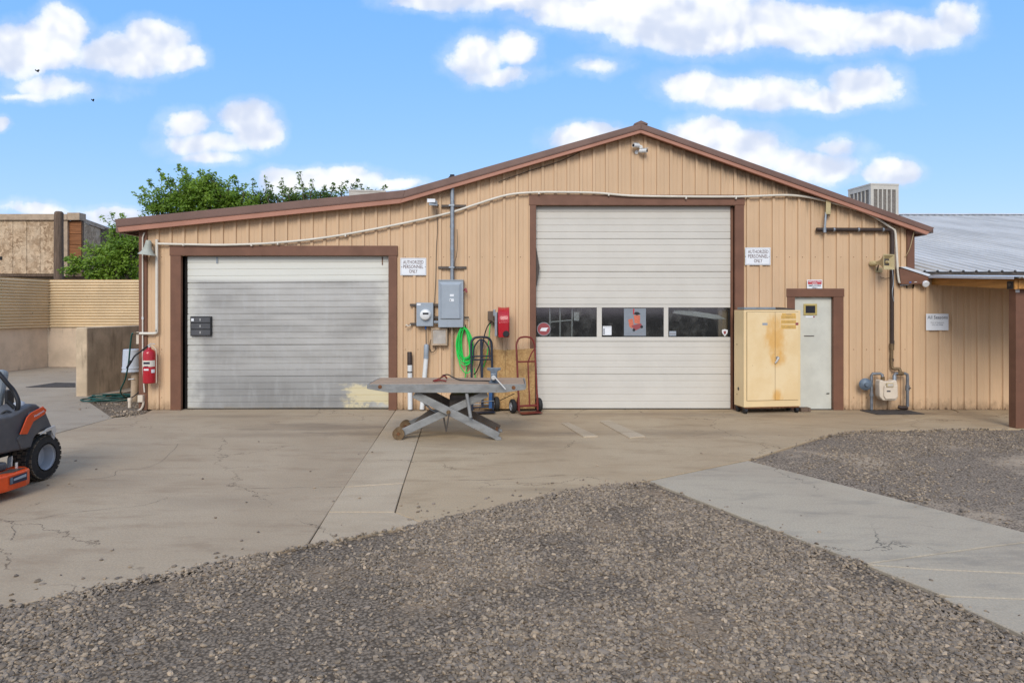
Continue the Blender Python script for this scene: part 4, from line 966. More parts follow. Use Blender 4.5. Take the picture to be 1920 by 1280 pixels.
MB().box(wx(784), wx(791), -.1515, -.1495, wz(572.5), wz(569)).build('label', 'sign', me_)
for a,b,zz in ((769.5,783,571.5),(814,824,571.5),(770,783,607),(814,824,594.5)): MB().box(wx(a), wx(b), -.07, -.02, wz(zz)-.02, wz(zz)+.02).build('strut', 'strut', me_)
MB().tube([at(814,604,-.1), at(824,604,-.1)], .03, 10).build('nipple', 'conduit', me_); MB().tube([at(778,571,-.04),at(778,607,-.04)], .006, 5).build('wire', 'strut', me_)
MB().tube([at(770,609,-.08),at(765,611,-.1),at(761,609,-.1)], .012, 5).build('clamp', 'pvc', me_); MB().tube([at(760,613,-.1),at(768,608,-.09)], .009, 5).build('clamp', 'rust', me_)
MB().tube([at(798,611,-.09), at(798,617,-.09)], [.02,.014], 8).build('blue_connector', 'bluebit', me_)
rs = thing('conduit_riser', 'white leaning pipe with grey conduit body under the meter', 'conduit', at(791,767,-.12))
MB().tube([at(798.5,616,-.09), at(799,646,-.09)], .007, 6).build('wire', 'strut', rs)
e = MB(); a0 = at(799.5,648,-.1); a1 = at(799,667,-.1); e.tube([a0+Vector((0,0,.03)),a0+Vector((0,0,.02)),a0,a1,a1-Vector((0,0,.02)),a1-Vector((0,0,.03))], [.02,.038,.045,.045,.038,.02], 14); e.build('conduit_body', 'elec', rs, smooth=True)
MB().tube([at(799,669,-.1), at(791,767,-.12)], .041, 12).build('pipe', 'white', rs, smooth=True); MB().tube([at(799,668.5,-.1), at(798.8,672,-.1)], .047, 12).build('collar', 'elec', rs, smooth=True)
wp = thing('capped_post', 'white pipe with a brown taped top by the left door jamb', 'pipe', at(769,767,-.12))
MB().tube([at(768.5,684,-.12), at(769,767,-.12)], .043, 12).build('pipe', 'white', wp, smooth=True); MB().tube([at(768,659.5,-.12), at(768,661,-.12), at(768.3,684,-.12)], [.036,.043,.045], 12).build('brown_cap', 'brownpipe', wp, smooth=True)
MB().tube([at(768.4,696,-.12), at(768.4,698.5,-.12)], .046, 12).build('joint_ring', 'strut', wp, smooth=True)
lt = thing('wall_light', 'small rusty box light with ribbed lens under the switch box', 'lamp', at(826,647,-.08))
MB().box(wx(810.5), wx(841), -.07, -.025, wz(647), wz(614.5)).build('housing', 'brownbox', lt, bevel=.006)
f = MB(); f.box(wx(810), wx(840), -.12, -.07, wz(618), wz(614.5)); f.box(wx(810), wx(840), -.12, -.07, wz(647), wz(643.5)); f.box(wx(810), wx(813), -.1195, -.07, wz(643.5), wz(618)); f.box(wx(837), wx(840), -.1195, -.07, wz(643.5), wz(618)); f.build('frame', 'tanpipe', lt, bevel=.004)
g = MB()
for k in range(12): x = wx(813)+(wx(837)-wx(813))*(k+.5)/12; g.tube([(x,-.1,wz(643.5)),(x,-.1,wz(618))], .0105, 8)
g.build('ribbed_lens', 'lens', lt, smooth=True)
MB().tube([at(811,632,-.05),at(807,640,-.05),at(805.5,653,-.05),at(810,660,-.06),at(816,656,-.06),at(817,648,-.06)], .006, 5, smooth=5).build('cable', 'black', lt)
fl = thing('flood_light', 'grey floodlight under the rake beside the conduit', 'lamp', at(815,384,-.12))
MB().add([at(806,375,-.28),at(820,377,-.28),at(821,386,-.24),at(804,385,-.3),at(808,377,-.06),at(818,378,-.06),at(819,384,-.06),at(807,384,-.06)], [(0,1,2,3),(7,6,5,4),(0,4,5,1),(1,5,6,2),(2,6,7,3),(3,7,4,0)]).build('head', 'elec', fl, bevel=.006)
MB().bar(at(816,380,-.1), at(822,386,-.02), .02, .03).build('bracket', 'strut', fl); MB().box(wx(805), wx(819.5), -.3, -.285, wz(384.5), wz(378)).build('lens', 'sign', fl)
# small rail where the cabling is tied
MB().lathe([(0,.03),(.04,.03)], at(848,330,-.1), (0,0,1), 8)

# ---------------- hoses, reel
cg = thing('green_cord', 'bright green air hose coiled on the wall hook', 'hose', at(885,640,-.12))
q = MB()
for k in range(11):
    cx = 872+random.uniform(-2,2); top = 611+random.uniform(0,5); bot = 680+random.uniform(-10,20); w = 7+k*.85
    P = []
    tilt = random.uniform(1,7)
    for j in range(14):
        a_ = j/14*2*math.pi; yy = (top+bot)/2-(bot-top)/2*math.cos(a_); xx = cx+w*math.sin(a_)*(1-.25*math.cos(a_))+tilt*(yy-640)/60
        P.append(at(xx, yy, -.10-.012*(k % 5)-.02*math.sin(a_*2+k)))
    q.tube(P, .0105, 6, closed=True, smooth=3)
q.build('coils', 'green', cg, smooth=True)
MB().tube([at(876,676,-.12),at(874,695,-.12),at(871,716,-.1),at(869,734,-.08),at(868,752,-.06)], .0095, 6, smooth=5).build('tail', 'green', cg, smooth=True)
MB().tube([at(889,690,-.12),at(891,705,-.12),at(893,735,-.1)], .0095, 6, smooth=5).build('tail', 'green', cg, smooth=True)
MB().tube([at(919,606,-.12),at(917,630,-.14),at(914,660,-.15),at(909,680,-.12),at(905,690,-.12)], .008, 6, smooth=5).build('tail', 'green', cg, smooth=True)
MB().tube([at(873,613,-.02),at(873,613,-.16),at(873,609,-.18)], .012, 6).build('hook', 'strut', cg)
rl = thing('hose_reel', 'red drum hose reel mounted edge on beside the white door', 'reel', at(944,631,-.3))
c = at(934,603.5,-.32)
W_ = wx(955,-.32)-wx(934,-.32)
MB().lathe([(0,.22),(.0,.262),(.006,.268),(.02,.262),(.05,.262),(.055,.257),(W_-.055,.257),(W_-.05,.262),(W_-.02,.262),(W_-.006,.268),(W_,.262),(W_,.2),(W_-.02,.19),(W_-.02,0)], c, (1,0,0), 40).build('drum', 'red', rl, smooth=True)
MB().add([c+Vector((.012,-.272,-.0)),c+Vector((W_-.012,-.272,-.0)),c+Vector((W_-.012,-.262,-.26)),c+Vector((.012,-.262,-.26)),c+Vector((.012,-.2,-.0)),c+Vector((W_-.012,-.2,-.0)),c+Vector((W_-.012,-.2,-.26)),c+Vector((.012,-.2,-.26))], [(0,1,2,3),(0,4,5,1),(1,5,6,2),(2,6,7,3),(3,7,4,0)]).build('front_guard', 'red', rl, bevel=.006)
MB().lathe([(0,.055),(.04,.055),(.05,.045),(.05,0)], c+Vector((W_*.72,-.265,-.2)), (0,-1,0), 20).build('roller', 'black', rl, smooth=True)
MB().box(wx(929), wx(933.5), -.5, -.02, wz(628), wz(585)).build('mount_plate', 'conduit', rl, bevel=.004)
MB().box(wx(926), wx(930), -.42, -.3, wz(592), wz(580)).build('swivel', 'steel', rl, bevel=.008)
MB().box(wx(915), wx(926.5), -.16, -.02, wz(601), wz(583)).build('valve_box', 'brownbox', rl, bevel=.012)
MB().tube([at(921,600,-.12),at(928,604,-.2),at(935,603,-.25)], .02, 8).build('inlet', 'brownbox', rl)
MB().tube([at(922,602,-.12),at(914,612,-.15),at(908,630,-.16),at(905,650,-.16),at(900,680,-.16),at(893,697,-.14),at(888,702,-.13)], .011, 6, smooth=5).build('supply_hose', 'black', rl, smooth=True)

# ---------------- board and hand trucks
ob = thing('osb_sheet', 'brown chipboard leaning on the wall behind the hand trucks', 'board', at(955,766,-.1))
MB().add([at(905,766,-.16),at(947,766,-.16),at(947,656,-.06),at(905,654,-.06),at(905,766,-.145),at(947,766,-.145),at(947,656,-.045),at(905,654,-.045)], [(0,1,2,3),(7,6,5,4),(0,4,5,1),(1,5,6,2),(2,6,7,3),(3,7,4,0)]).build('panel', 'osb', ob)
MB().add([at(947.6,766,-.16),at(1003,766,-.16),at(1003,653,-.06),at(947.6,656,-.06),at(947.6,766,-.145),at(1003,766,-.145),at(1003,653,-.045),at(947.6,656,-.045)], [(0,1,2,3),(7,6,5,4),(0,4,5,1),(1,5,6,2),(2,6,7,3),(3,7,4,0)]).build('panel', 'osb', ob)

def wheel(mbt, c, axis, r, w, parent, rimmat='rim', nspoke=5):
    ax = Vector(axis).normalized(); c = Vector(c)
    ty = MB().lathe([(-w*.5,r*.58),(-w*.5,r*.72),(-w*.42,r*.93),(-w*.2,r),(w*.2,r),(w*.42,r*.93),(w*.5,r*.72),(w*.5,r*.58)], c, ax, 32, caps=False).build('wheel', mbt, parent, smooth=True)
    q = MB(); q.lathe([(-w*.3,r*.5),(-w*.5,r*.6),(w*.5,r*.6),(w*.3,r*.5)], c, ax, 28, caps=False); q.lathe([(-w*.56,0),(-w*.56,r*.18),(w*.56,r*.18),(w*.56,0)], c, ax, 12)
    q.lathe([(-w*.1,r*.55),(w*.1,r*.55)], c, ax, 24)
    a = Vector((0,0,1)); a = (a-ax*a.dot(ax)).normalized(); b = ax.cross(a)
    for k in range(nspoke):
        t_ = 2*math.pi*k/nspoke; d_ = a*math.cos(t_)+b*math.sin(t_)
        for sg in (-1,1): q.bar(c+d_*r*.15+ax*w*.3*sg, c+d_*r*.54+ax*w*.3*sg, w*.2, r*.16, up=ax)
    q.build('rim', rimmat, ty, smooth=True)
# red hand truck, turned a little
def local(root_loc, yaw):
    mt = Matrix.Translation(root_loc)@Matrix.Rotation(yaw,4,'Z'); return lambda x,y,z: mt@Vector((x,y,z))
rd0 = gnd(991,775); rd0.z = 0
rd = thing('hand_truck', 'dark red hand truck beside the white door', 'hand truck', rd0, 'hand trucks against the wall')
L_ = local(rd0, R(20))
hw = .175; lean = .16; H = 1.33
rail = lambda s: [L_(s*hw, .0, .06), L_(s*hw, lean*.75, 1.0)]
q = MB(); pts = [L_(-hw,.0,.05), L_(-hw,lean*.8,1.08), L_(-hw*.98,lean*.9,1.2), L_(-hw*.72,lean*.97,1.3), L_(-hw*.3,lean,H), L_(hw*.3,lean,H), L_(hw*.72,lean*.97,1.3), L_(hw*.98,lean*.9,1.2), L_(hw,lean*.8,1.08), L_(hw,.0,.05)]
q.tube([pts[0]]+catmull(pts[1:9],4)+[pts[9]], .0165, 10); q.build('frame', 'dkred', rd, smooth=True)
MB().tube([L_(-hw,lean*.66,.90), L_(hw,lean*.66,.90)], .014, 8).build('crossbar', 'dkred', rd, smooth=True); MB().tube([L_(-hw,.02,.13), L_(hw,.02,.13)], .014, 8).build('crossbar', 'dkred', rd, smooth=True)
MB().tube([L_(.03,.02,.13), L_(.03,lean*.66,.90)], .012, 8).build('upright', 'dkred', rd, smooth=True); MB().tube([L_(.03,lean*.66-.01,.90), L_(hw*.6,lean*.75,1.05), L_(hw,lean*.84,1.13)], .012, 8).build('brace', 'dkred', rd, smooth=True)
MB().tube([L_(-.29,.13,.125), L_(.29,.13,.125)], .011, 8).build('axle', 'dkred', rd)
for s in (-1,1):
    MB().prism([L_(s*(hw+.005),.02,.32),L_(s*(hw+.005),.14,.14),L_(s*(hw+.005),.13,.08),L_(s*(hw+.005),.0,.06)], L_(s*.012,0,0)-L_(0,0,0)).build('axle_bracket', 'dkred', rd)
    ax = (L_(1,0,0)-L_(0,0,0))*s
    wheel('rubber', L_(s*.245,.13,.125), ax, .125, .075, rd)
MB().rbox(L_(0,-.09,.03), (.19,.1,.004), (0,0,R(20))).build('toe_plate', 'dkred', rd)
# blue hand truck behind the lift table
bd0 = gnd(905,774); bd0.z = 0
bd = thing('hand_truck', 'navy and blue hand truck behind the lift table vise', 'hand truck', bd0, 'hand trucks against the wall')
L_ = local(bd0, R(12))
hw = .185
q = MB(); pts = [L_(-hw,0,.05), L_(-hw,.13,1.13), L_(-hw*.96,.14,1.24), L_(-hw*.75,.148,1.3), L_(-hw*.4,.15,1.325), L_(hw*.4,.15,1.325), L_(hw*.75,.148,1.3), L_(hw*.96,.14,1.24), L_(hw,.13,1.13), L_(hw,0,.05)]
q.tube([pts[0]]+catmull(pts[1:9],4)+[pts[9]], .021, 10); q.build('frame', 'navy', bd, smooth=True)
q = MB(); pts = [L_(-hw*.78,.1,.95), L_(-hw*.7,.13,1.15), L_(0,.15,1.29), L_(hw*.7,.13,1.15), L_(hw*.78,.1,.95)]; q.tube(pts, .013, 8, smooth=5); q.build('inner_arch', 'navy', bd, smooth=True)
for z, y in ((.99,.11),(.93,.105),(.53,.055),(.1,.01)): MB().tube([L_(-hw,y,z), L_(hw,y,z)], .014, 8).build('crossbar', 'navy', bd, smooth=True)
MB().bar(L_(0,.02,.1), L_(0,.145,1.28), .014, .045, up=L_(0,1,0)-L_(0,0,0)).build('centre_bar', 'navy', bd)
MB().bar(L_(hw*.72,-.01,.08), L_(hw*.8,.03,.55), .03, .055, up=L_(0,1,0)-L_(0,0,0)).build('blue_strap', 'blue', bd)
for s in (-1,1):
    MB().tube([L_(s*hw,.06,.5), L_(s*hw,.17,.13)], .012, 6).build('brace', 'navy', bd)
    wheel('rubber', L_(s*.275,.15,.13), L_(s,0,0)-L_(0,0,0), .13, .085, bd)
MB().tube([L_(-.3,.15,.13), L_(.3,.15,.13)], .011, 8).build('axle', 'conduit', bd); MB().tube([L_(-.12,-.02,.2), L_(.2,-.02,.21)], .008, 6).build('rod', 'conduit', bd)
MB().rbox(L_(0,-.09,.03), (.2,.1,.004), (0,0,R(12))).build('toe_plate', 'navy', bd)

# ---------------- lift table
TY0, TY1 = -2.86, -2.02                     # front and back edges of the table
lt0 = gnd(840,826); lt0.z = 0
tbl = thing('lift_table', 'long grey steel scissor lift table with a plank top', 'lift table', lt0)
xa, xb = wx(688,TY0), wx(986,TY0); zt = wz(720,TY0)
np_ = 4
for k in range(np_):
    y0 = TY0+.02+(TY1-TY0-.03)*k/np_; y1 = TY0+.02+(TY1-TY0-.03)*(k+1)/np_-.004
    dz = random.uniform(-.003,.003)
    MB().box(xa+.02+.01*random.random(), xb-.02-.01*random.random(), y0, y1, zt-.022, zt+.004+dz).build('top_plank', 'wood', tbl, bevel=.003)
zb1 = wz(736,TY0)
def skirt(y, t_): return MB().prism([(xa,y,zt),(xb,y,zt),(xb-.005,y,zt-.075),(xb-.32,y,zb1),(xa+.32,y,zb1),(xa+.005,y,zt-.065)], (0,t_,0))
skirt(TY0, .012).build('side_skirt', 'tsteel', tbl, bevel=.003); skirt(TY1, .012).build('side_skirt', 'tsteel', tbl, bevel=.003)
MB().box(xa-.004, xa+.012, TY0+.013, TY1, zt-.06, zt-.001).build('end_plate', 'tsteel', tbl); MB().box(xb-.012, xb+.004, TY0+.013, TY1, zt-.06, zt-.001).build('end_plate', 'tsteel', tbl)
MB().box(xa+.3, xb-.3, TY0+.013, TY1-.001, zt-.05, zt-.03).build('underside', 'brownbox', tbl)
for a, b in ((712.5,725),(963,726.5)): MB().lathe([(0,.028),(.006,.024),(.006,.012),(.004,0)], at(a,b,TY0), (0,-1,0), 12).build('hole_rim', 'rust', tbl)
for y, nm in ((TY0+.1,0), (TY1-.14,1)):
    o_ = .0 if nm == 0 else .0
    A = [at(775,740,TY0), at(934,822,TY0), at(912,740,TY0), at(750,815,TY0)]
    A = [Vector((p.x, y, p.z)) for p in A]
    for p in A: p.z = max(p.z, .05)
    MB().bar(A[0], A[1]+Vector((0,0,.0)), .05, .108, up=(0,1,0)).build('scissor_leg', 'tsteel' if nm == 0 else 'strut', tbl, bevel=.006)
    B0, B1 = A[2]+Vector((0,.06,0)), A[3]+Vector((0,.06,0))
    MB().bar(B0, B1, .05, .104, up=(0,1,0)).build('scissor_leg', 'tsteel', tbl, bevel=.006)
    mid_ = at(840,774,TY0); MB().lathe([(-.03,.02),(.0,.03),(.012,.03),(.014,.012),(.03,.012)], (mid_.x, y-.025, mid_.z), (0,-1,0), 14).build('pivot_pin', 'rustwheel', tbl, smooth=True)
    wc = Vector((wx(745,TY0), y+.03, .085))
    MB().lathe([(-.05,.085),(-.035,.085),(-.03,.05),(.03,.05),(.035,.085),(.05,.085)], wc, (0,1,0), 24).build('caster', 'rustwheel', tbl, smooth=True)
    MB().lathe([(0,.025),(.008,.02)], wc+Vector((0,-.05,0)), (0,-1,0), 10).build('caster_hub', 'rust', tbl)
    e = A[1]; MB().prism([(e.x-.06,y-.03,.075),(e.x+.035,y-.03,.035),(e.x+.05,y-.03,.0),(e.x-.04,y-.03,.0)], (0,.06,0)).build('foot', 'tsteel', tbl, bevel=.004)
MB().tube([(wx(745,TY0),TY0+.1,.085),(wx(745,TY0),TY1-.1,.085)], .018, 10).build('caster_axle', 'rust', tbl); MB().tube([(wx(934,TY0)-.03,TY0+.1,.06),(wx(934,TY0)-.03,TY1-.1,.06)], .022, 10).build('foot_bar', 'rust', tbl)
MB().tube([at(840,774,TY0+.1),at(840,774,TY1-.1)], .02, 10).build('pivot_bar', 'strut', tbl)
MB().prism([at(843,741,-2.5),at(905,741,-2.5),at(905,747,-2.5),at(843,761,-2.5)], (0,.35,0)).build('cross_plate', 'strut', tbl)
MB().tube([at(875,737,TY0+.05), at(882.5,783,TY0+.0)], .024, 10).build('prop_rod', 'tsteel', tbl, smooth=True)
MB().tube([at(826,740,-2.5), at(836.5,808,-2.5)], .007, 6).build('pedal_rod', 'strut', tbl); MB().tube([at(842,775,TY0+.03), at(836.5,809,TY0+.03)], .01, 6).build('pedal_rod', 'strut', tbl); MB().tube([at(831,783,TY0+.03), at(836.5,809,TY0+.03)], .008, 6).build('pedal_rod', 'strut', tbl)
MB().tube([at(785,744,-2.5),at(800,760,-2.5),at(815,771,-2.5),at(826,770,-2.5)], .012, 6, smooth=4).build('lift_spring', 'conduit', tbl)
MB().prism([at(805,768,-2.4),at(822,771,-2.4),at(836,770,-2.4),at(790,796,-2.4),at(757,818,-2.4),at(770,800,-2.4),at(785,782,-2.4)], (0,.02,0)).build('gusset', 'strut', tbl)
ch = MB()
for k in range(15):
    t_ = k/14; p = at(885+(40*t_), 780+22*t_-3*math.sin(t_*3.1), TY1-.16)
    ch.tube([p+Vector((.012*math.cos(a_),.006*math.sin(a_) if k % 2 else 0,.008*math.sin(a_))) for a_ in [i*1.047 for i in range(6)]], .004, 4, closed=True)
ch.build('chain', 'rust', tbl)
MB().tube([at(964,738,TY0+.1), at(938,750,-2.2)], .006, 5).build('cable', 'strut', tbl)
# vise on the table
vc = at(926,719,TY0+.12); vc.z = zt
vi = thing('bench_vise', 'small blue grey bench vise bolted to the table end', 'vise', vc)
def V(x,y,z): return vc+Vector((x,y,z))
MB().lathe([(0.004,.075),(.02,.075),(.03,.055),(.05,.05)], vc, (0,0,1), 20).build('base', 'vise', vi, smooth=True)
MB().box(vc.x-.045, vc.x+.045, vc.y-.06, vc.y+.1, vc.z+.045, vc.z+.13).build('body', 'vise', vi, bevel=.012)
MB().box(vc.x-.04, vc.x+.04, vc.y-.14, vc.y-.065, vc.z+.05, vc.z+.15).build('moving_jaw', 'vise', vi, bevel=.012)
MB().prism([V(-.045,-.01,.12),V(.045,-.01,.12),V(.05,-.01,.17),V(.095,-.01,.185),V(.095,-.01,.215),V(-.095,-.01,.215),V(-.095,-.01,.185),V(-.05,-.01,.17)], (0,.07,0)).build('fixed_jaw', 'vise', vi, bevel=.006)
MB().tube([V(0,-.14,.09), V(0,-.19,.09)], .022, 12).build('screw', 'ash', vi, smooth=True)
MB().tube([V(.02,-.18,.1), V(.165,-.2,-.06)], .009, 8).build('handle', 'ash', vi, smooth=True); MB().lathe([(0,.035),(.012,.03)], V(0,-.141,.09), (0,-1,0), 14).build('collar', 'ash', vi, smooth=True)
# clamp and cable on the table
ck = thing('jumper_clamp', 'rusty red clamp with a dark cable lying on the table top', 'clamp', at(830,712,TY0+.4))
zc = zt+.012
def T(px, y, dz=0.): return Vector((wx(px,y), y, zc+dz))
MB().tube([T(812,-2.55,.0),T(822,-2.5,.02),T(833,-2.45,.06),T(838,-2.42,.02)], .012, 6, smooth=4).build('jaw', 'dkred', ck); MB().tube([T(814,-2.62,.0),T(826,-2.6,.015),T(837,-2.6,.0)], .011, 6, smooth=4).build('jaw', 'dkred', ck); MB().tube([T(822,-2.6,.01),T(829,-2.45,.06)], .01, 6).build('pivot', 'rust', ck)
MB().tube([T(830,-2.45,.07),T(840,-2.4,.075),T(848,-2.4,.04),T(862,-2.45,.005),T(885,-2.5,0),T(905,-2.52,0),T(918,-2.55,0)], .009, 6, smooth=5).build('cable', 'black', ck, smooth=True)

# ---------------- yellow safety cabinet
cb0 = Vector((wx(1394.8,-.5), -.5, 0)); yaw = R(8)
cb = thing('safety_cabinet', 'faded yellow two door flammables cabinet in front of the steel door', 'cabinet', cb0)
L_ = local(cb0, yaw); CW, CD, Z0, Z1 = 1.06, .36, .118, 1.808
def cbox(x0,x1,y0,y1,z0,z1): return MB().rbox(L_((x0+x1)/2,(y0+y1)/2,(z0+z1)/2), ((x1-x0)/2,(y1-y0)/2,(z1-z0)/2), (0,0,yaw))
cbox(0,CW,0,CD,Z0,Z1).build('shell', 'yellow', cb, bevel=.006)
dx0, dxm, dx1, dz0, dz1 = .055, .575, CW-.05, .235, Z1-.035
cbox(dx0-.006,dx1+.006,-.001,.004,dz0-.006,dz1+.006).build('door_gap', 'brownbox', cb)
def worn_yellow():
    m = bpy.data.materials.new('yellow_worn'); m.use_nodes = True; t = NT(m.node_tree); t.nodes.clear()
    o = t.n('ShaderNodeTexCoord').outputs['Object']; s = t.n('ShaderNodeSeparateXYZ', None, i0=o)
    n1 = t.noise(o, 2.2, 6, .6); c = t.mix(t.ss(n1,.35,.7), (.78,.60,.345), (.73,.53,.275))
    # grime rubbed on round the handle and the meeting edge of the doors
    for (cx, cz, rx, rz, amt) in ((.57,1.35,.22,.42,.95),(.62,.95,.16,.16,.8),(.60,.30,.12,.16,1.)):
        mp = t.n('ShaderNodeMapping', dict(vector_type='TEXTURE'), i0=o); mp.inputs[1].default_value = (cx,0,cz); mp.inputs[3].default_value = (rx,9,rz)
        ln = t.n('ShaderNodeVectorMath', dict(operation='LENGTH'), i0=mp.outputs[0]).outputs['Value']
        k = t.m('ADD', ln, t.m('MULTIPLY', t.m('SUBTRACT', t.noise(t.vmul(o,(1.4,1,.7)), 7, 6, .65), .5), 1.6))
        c = t.mix(t.ss(k, .25, 1.15, amt*.75, 0.), c, (.66,.33,.05))
    c = t.mix(t.ss(t.noise(o, 30, 3, .6), .7, .76, 0., .6), c, (.30,.16,.07))
    p = t.n('ShaderNodeBsdfPrincipled', None, Base_Color=c, Roughness=.42)
    b = t.n('ShaderNodeBump', None, Strength=.15, Distance=.02, Height=t.noise(o, 2.5, 2, .5)); t.links.new(b.outputs[0], p.inputs['Normal'])
    out = t.n('ShaderNodeOutputMaterial'); t.links.new(p.outputs[0], out.inputs[0]); return m
M['yellow_worn'] = worn_yellow()
cbox(dx0,dxm-.003,-.014,-.002,dz0,dz1).build('door', 'yellow_worn', cb, bevel=.004)
cdoor = cbox(dxm+.003,dx1,-.014,-.002,dz0,dz1).build('door', 'yellow_worn', cb, bevel=.004)
MB().tube([L_(.565,-.03,.885),L_(.585,-.05,.92),L_(.62,-.05,.985)], [.014,.018,.02], 10).build('handle', 'ash', cdoor, smooth=True); MB().lathe([(0,.03),(.02,.026)], L_(.615,-.014,.975), L_(0,-1,0)-L_(0,0,0), 14).build('handle_plate', 'steel', cdoor)
def cplate(x0,x1,z0,z1,m,nm,y=-.0155): return cbox(x0,x1,y,y+.001,z0,z1).build(nm, m, cdoor)
ly = -.0172
for k,(txt,za,zb_) in enumerate((('FLAMMABLE',1.655,1.715),('INFLAMMABLE',1.57,1.635),('INFLAMMABLE',1.48,1.55))):
    cplate(.685,.965,za,zb_,'faded','warning_label'); lettering(txt,0,0,0,.25,.045,'faded_ink',cdoor,.02, mtx=lambda a,b,z=(za+zb_)/2: L_(.825+a,ly,z+b))
cplate(.70,.955,1.718,1.752,'faded','warning_label'); lettering('WARNING',0,0,0,.11,.016,'ink_grey',cdoor,.02, mtx=lambda a,b: L_(.825+a,ly,1.737+b))
cplate(.985,1.005+.05,1.545,1.585,'maroon','small_label') if False else cplate(.955,1.01-.0,1.545,1.588,'maroon','small_label',-.0165)
cplate(.335,.43,1.545,1.585,'elec','torn_sticker')
for z in (.32, 1.2): MB().lathe([(0,.012),(.004,.008)], L_(-.001,.25,z), L_(-1,0,0)-L_(0,0,0), 10).build('vent', 'rust', cb)
MB().lathe([(0,.032),(.004,.022)], L_(-.001,.2,.42), L_(-1,0,0)-L_(0,0,0), 14).build('vent', 'strut', cb)
for x, y in ((.05,.05),(CW-.05,.05),(.05,CD-.05),(CW-.05,CD-.05)):
    w_ = thing if False else None
    MB().lathe([(-.025,.045),(-.02,.05),(.02,.05),(.025,.045)], L_(x,y,.05), L_(1,0,0)-L_(0,0,0), 18).build('caster', 'black', cb, smooth=True)
    cbox(x-.035,x+.035,y-.03,y+.03,.085,.119).build('caster_plate', 'strut', cb)
cbox(.02,CW-.02,.01,CD-.01,.095,.117).build('base_pan', 'rust', cb)
# flat bits lying on top of it
sc1 = cbox(.03,.62,.05,.3,Z1+.012,Z1+.05); tmesh('metal_channel', sc1, 'steel', 'grey metal channel lying on the left of the yellow cabinet top', 'metal scrap', bevel=.004)
sc2 = MB().prism([L_(.60,.05,Z1+.006),L_(.98,.05,Z1+.006),L_(.98,.05,Z1+.02),L_(.78,.05,Z1+.045),L_(.66,.05,Z1+.05)], L_(0,.22,0)-L_(0,0,0)); tmesh('metal_tray', sc2, 'strut', 'dark bent sheet lying on the right of the yellow cabinet top', 'metal scrap')
sc3 = MB().prism([L_(.0+.05,.06,Z1+.004),L_(.9,.06,Z1+.004),L_(.9,.06,Z1+.011),L_(.05,.06,Z1+.011)], L_(0,.2,0)-L_(0,0,0)); tmesh('flat_board', sc3, 'brownbox', 'thin brown board under the metal channel on the yellow cabinet', 'board')
wb = gnd(1511,772); tmesh('wood_block', MB().box(wb.x-.09, wb.x+.09, wb.y, wb.y+.14, .004, .07), 'pole', 'small dark wood block at the right foot of the yellow cabinet', 'wood block', bevel=.004)

# ---------------- gas meter and pipes at the right
gs = thing('gas_meter', 'cream gas meter with grey pipes at the right wall foot', 'gas meter', at(1666,767,-.2))
def bodyprof(y0, y1, sc, m, nm, bev):
    P = [(1650,713),(1655,712),(1660,715),(1672,715),(1676,712),(1682,713),(1684,722),(1684.5,744),(1680,751),(1656,751),(1650,744),(1649,722)]
    cx, cz = 1667, 731
    return MB().prism([at(cx+(a-cx)*sc, cz+(b-cz)*sc, y0) for a,b in P], (0,y1-y0,0)).build(nm, m, gs, bevel=bev, seg=3)
bodyprof(-.3, -.14, 1, 'gas', 'meter_body', .02); 
MB().prism([at(a,b,-.14) for a,b in ((1646.5,716),(1660,713),(1680,716),(1680,746),(1656,747),(1647,742))], (0,.1,0)).build('meter_back', 'gas', gs, bevel=.02, seg=3)
MB().prism([at(a,b,-.301) for a,b in ((1657,722),(1682,722),(1682,744),(1677,748),(1660,748),(1656,742))], (0,-.025,0)).build('front_cover', 'gas', gs, bevel=.012, seg=3)
MB().box(wx(1662,-.33), wx(1675,-.33), -.345, -.325, wz(725,-.33), wz(717.5,-.33)).build('index_box', 'horn', gs, bevel=.004); MB().box(wx(1663.5,-.33), wx(1674,-.33), -.3465, -.3455, wz(723.8,-.33), wz(719,-.33)).build('index_window', 'lens', gs)
MB().box(wx(1663,-.33), wx(1670,-.33), -.3275, -.3262, wz(734.5,-.33), wz(732,-.33)).build('number_plate', 'ink_dark', gs)
gp = lambda pts, r, m, nm: MB().tube([at(*p) for p in pts], r, 10).build(nm, m, gs, smooth=True)
gp([(1634,768,-.15),(1634,740,-.15),(1634,704,-.15),(1636,700.5,-.15),(1650,700,-.17),(1654,702,-.18),(1655,712,-.2)], .026, 'gaspipe', 'inlet_pipe'); gp([(1634,738,-.15),(1634,743,-.15)], .036, 'gaspipe', 'union'); gp([(1655,706,-.2),(1655,713,-.2)], .034, 'brass', 'union')
gp([(1677,712,-.2),(1677,703,-.19),(1679,700,-.17),(1697,700,-.15),(1701,702,-.15),(1701.5,708,-.15),(1701.5,762,-.15)], .026, 'gaspipe', 'outlet_pipe'); gp([(1677,704,-.19),(1677,713,-.2)], .033, 'conduit', 'union')
gp([(1701.5,722,-.15),(1701.5,732,-.15)], .036, 'gaspipe', 'valve'); gp([(1702,729,-.17),(1708,727,-.2)], .012, 'strut', 'valve_handle'); gp([(1701,764,-.15),(1690,764,-.15),(1684,762,-.13)], .034, 'brownpipe', 'bottom_elbow')
gp([(1682,700,-.16),(1693,700,-.15)], .034, 'brass', 'tee')
MB().lathe([(0,.06),(.02,.095),(.045,.1),(.05,.108),(.06,.108),(.066,.1),(.09,.07),(.1,.035),(.13,.03),(.13,0)], at(1620.5,719.5,-.11), (-.15,-1,0), 28).build('regulator', 'regul', gs, smooth=True); gp([(1622,720,-.16),(1634,720,-.15)], .035, 'gaspipe', 'regulator_neck')
dp = thing('dark_pipe', 'dark brown pipe running along the wall and down to the gas meter', 'pipe', at(1672,690,-.1))
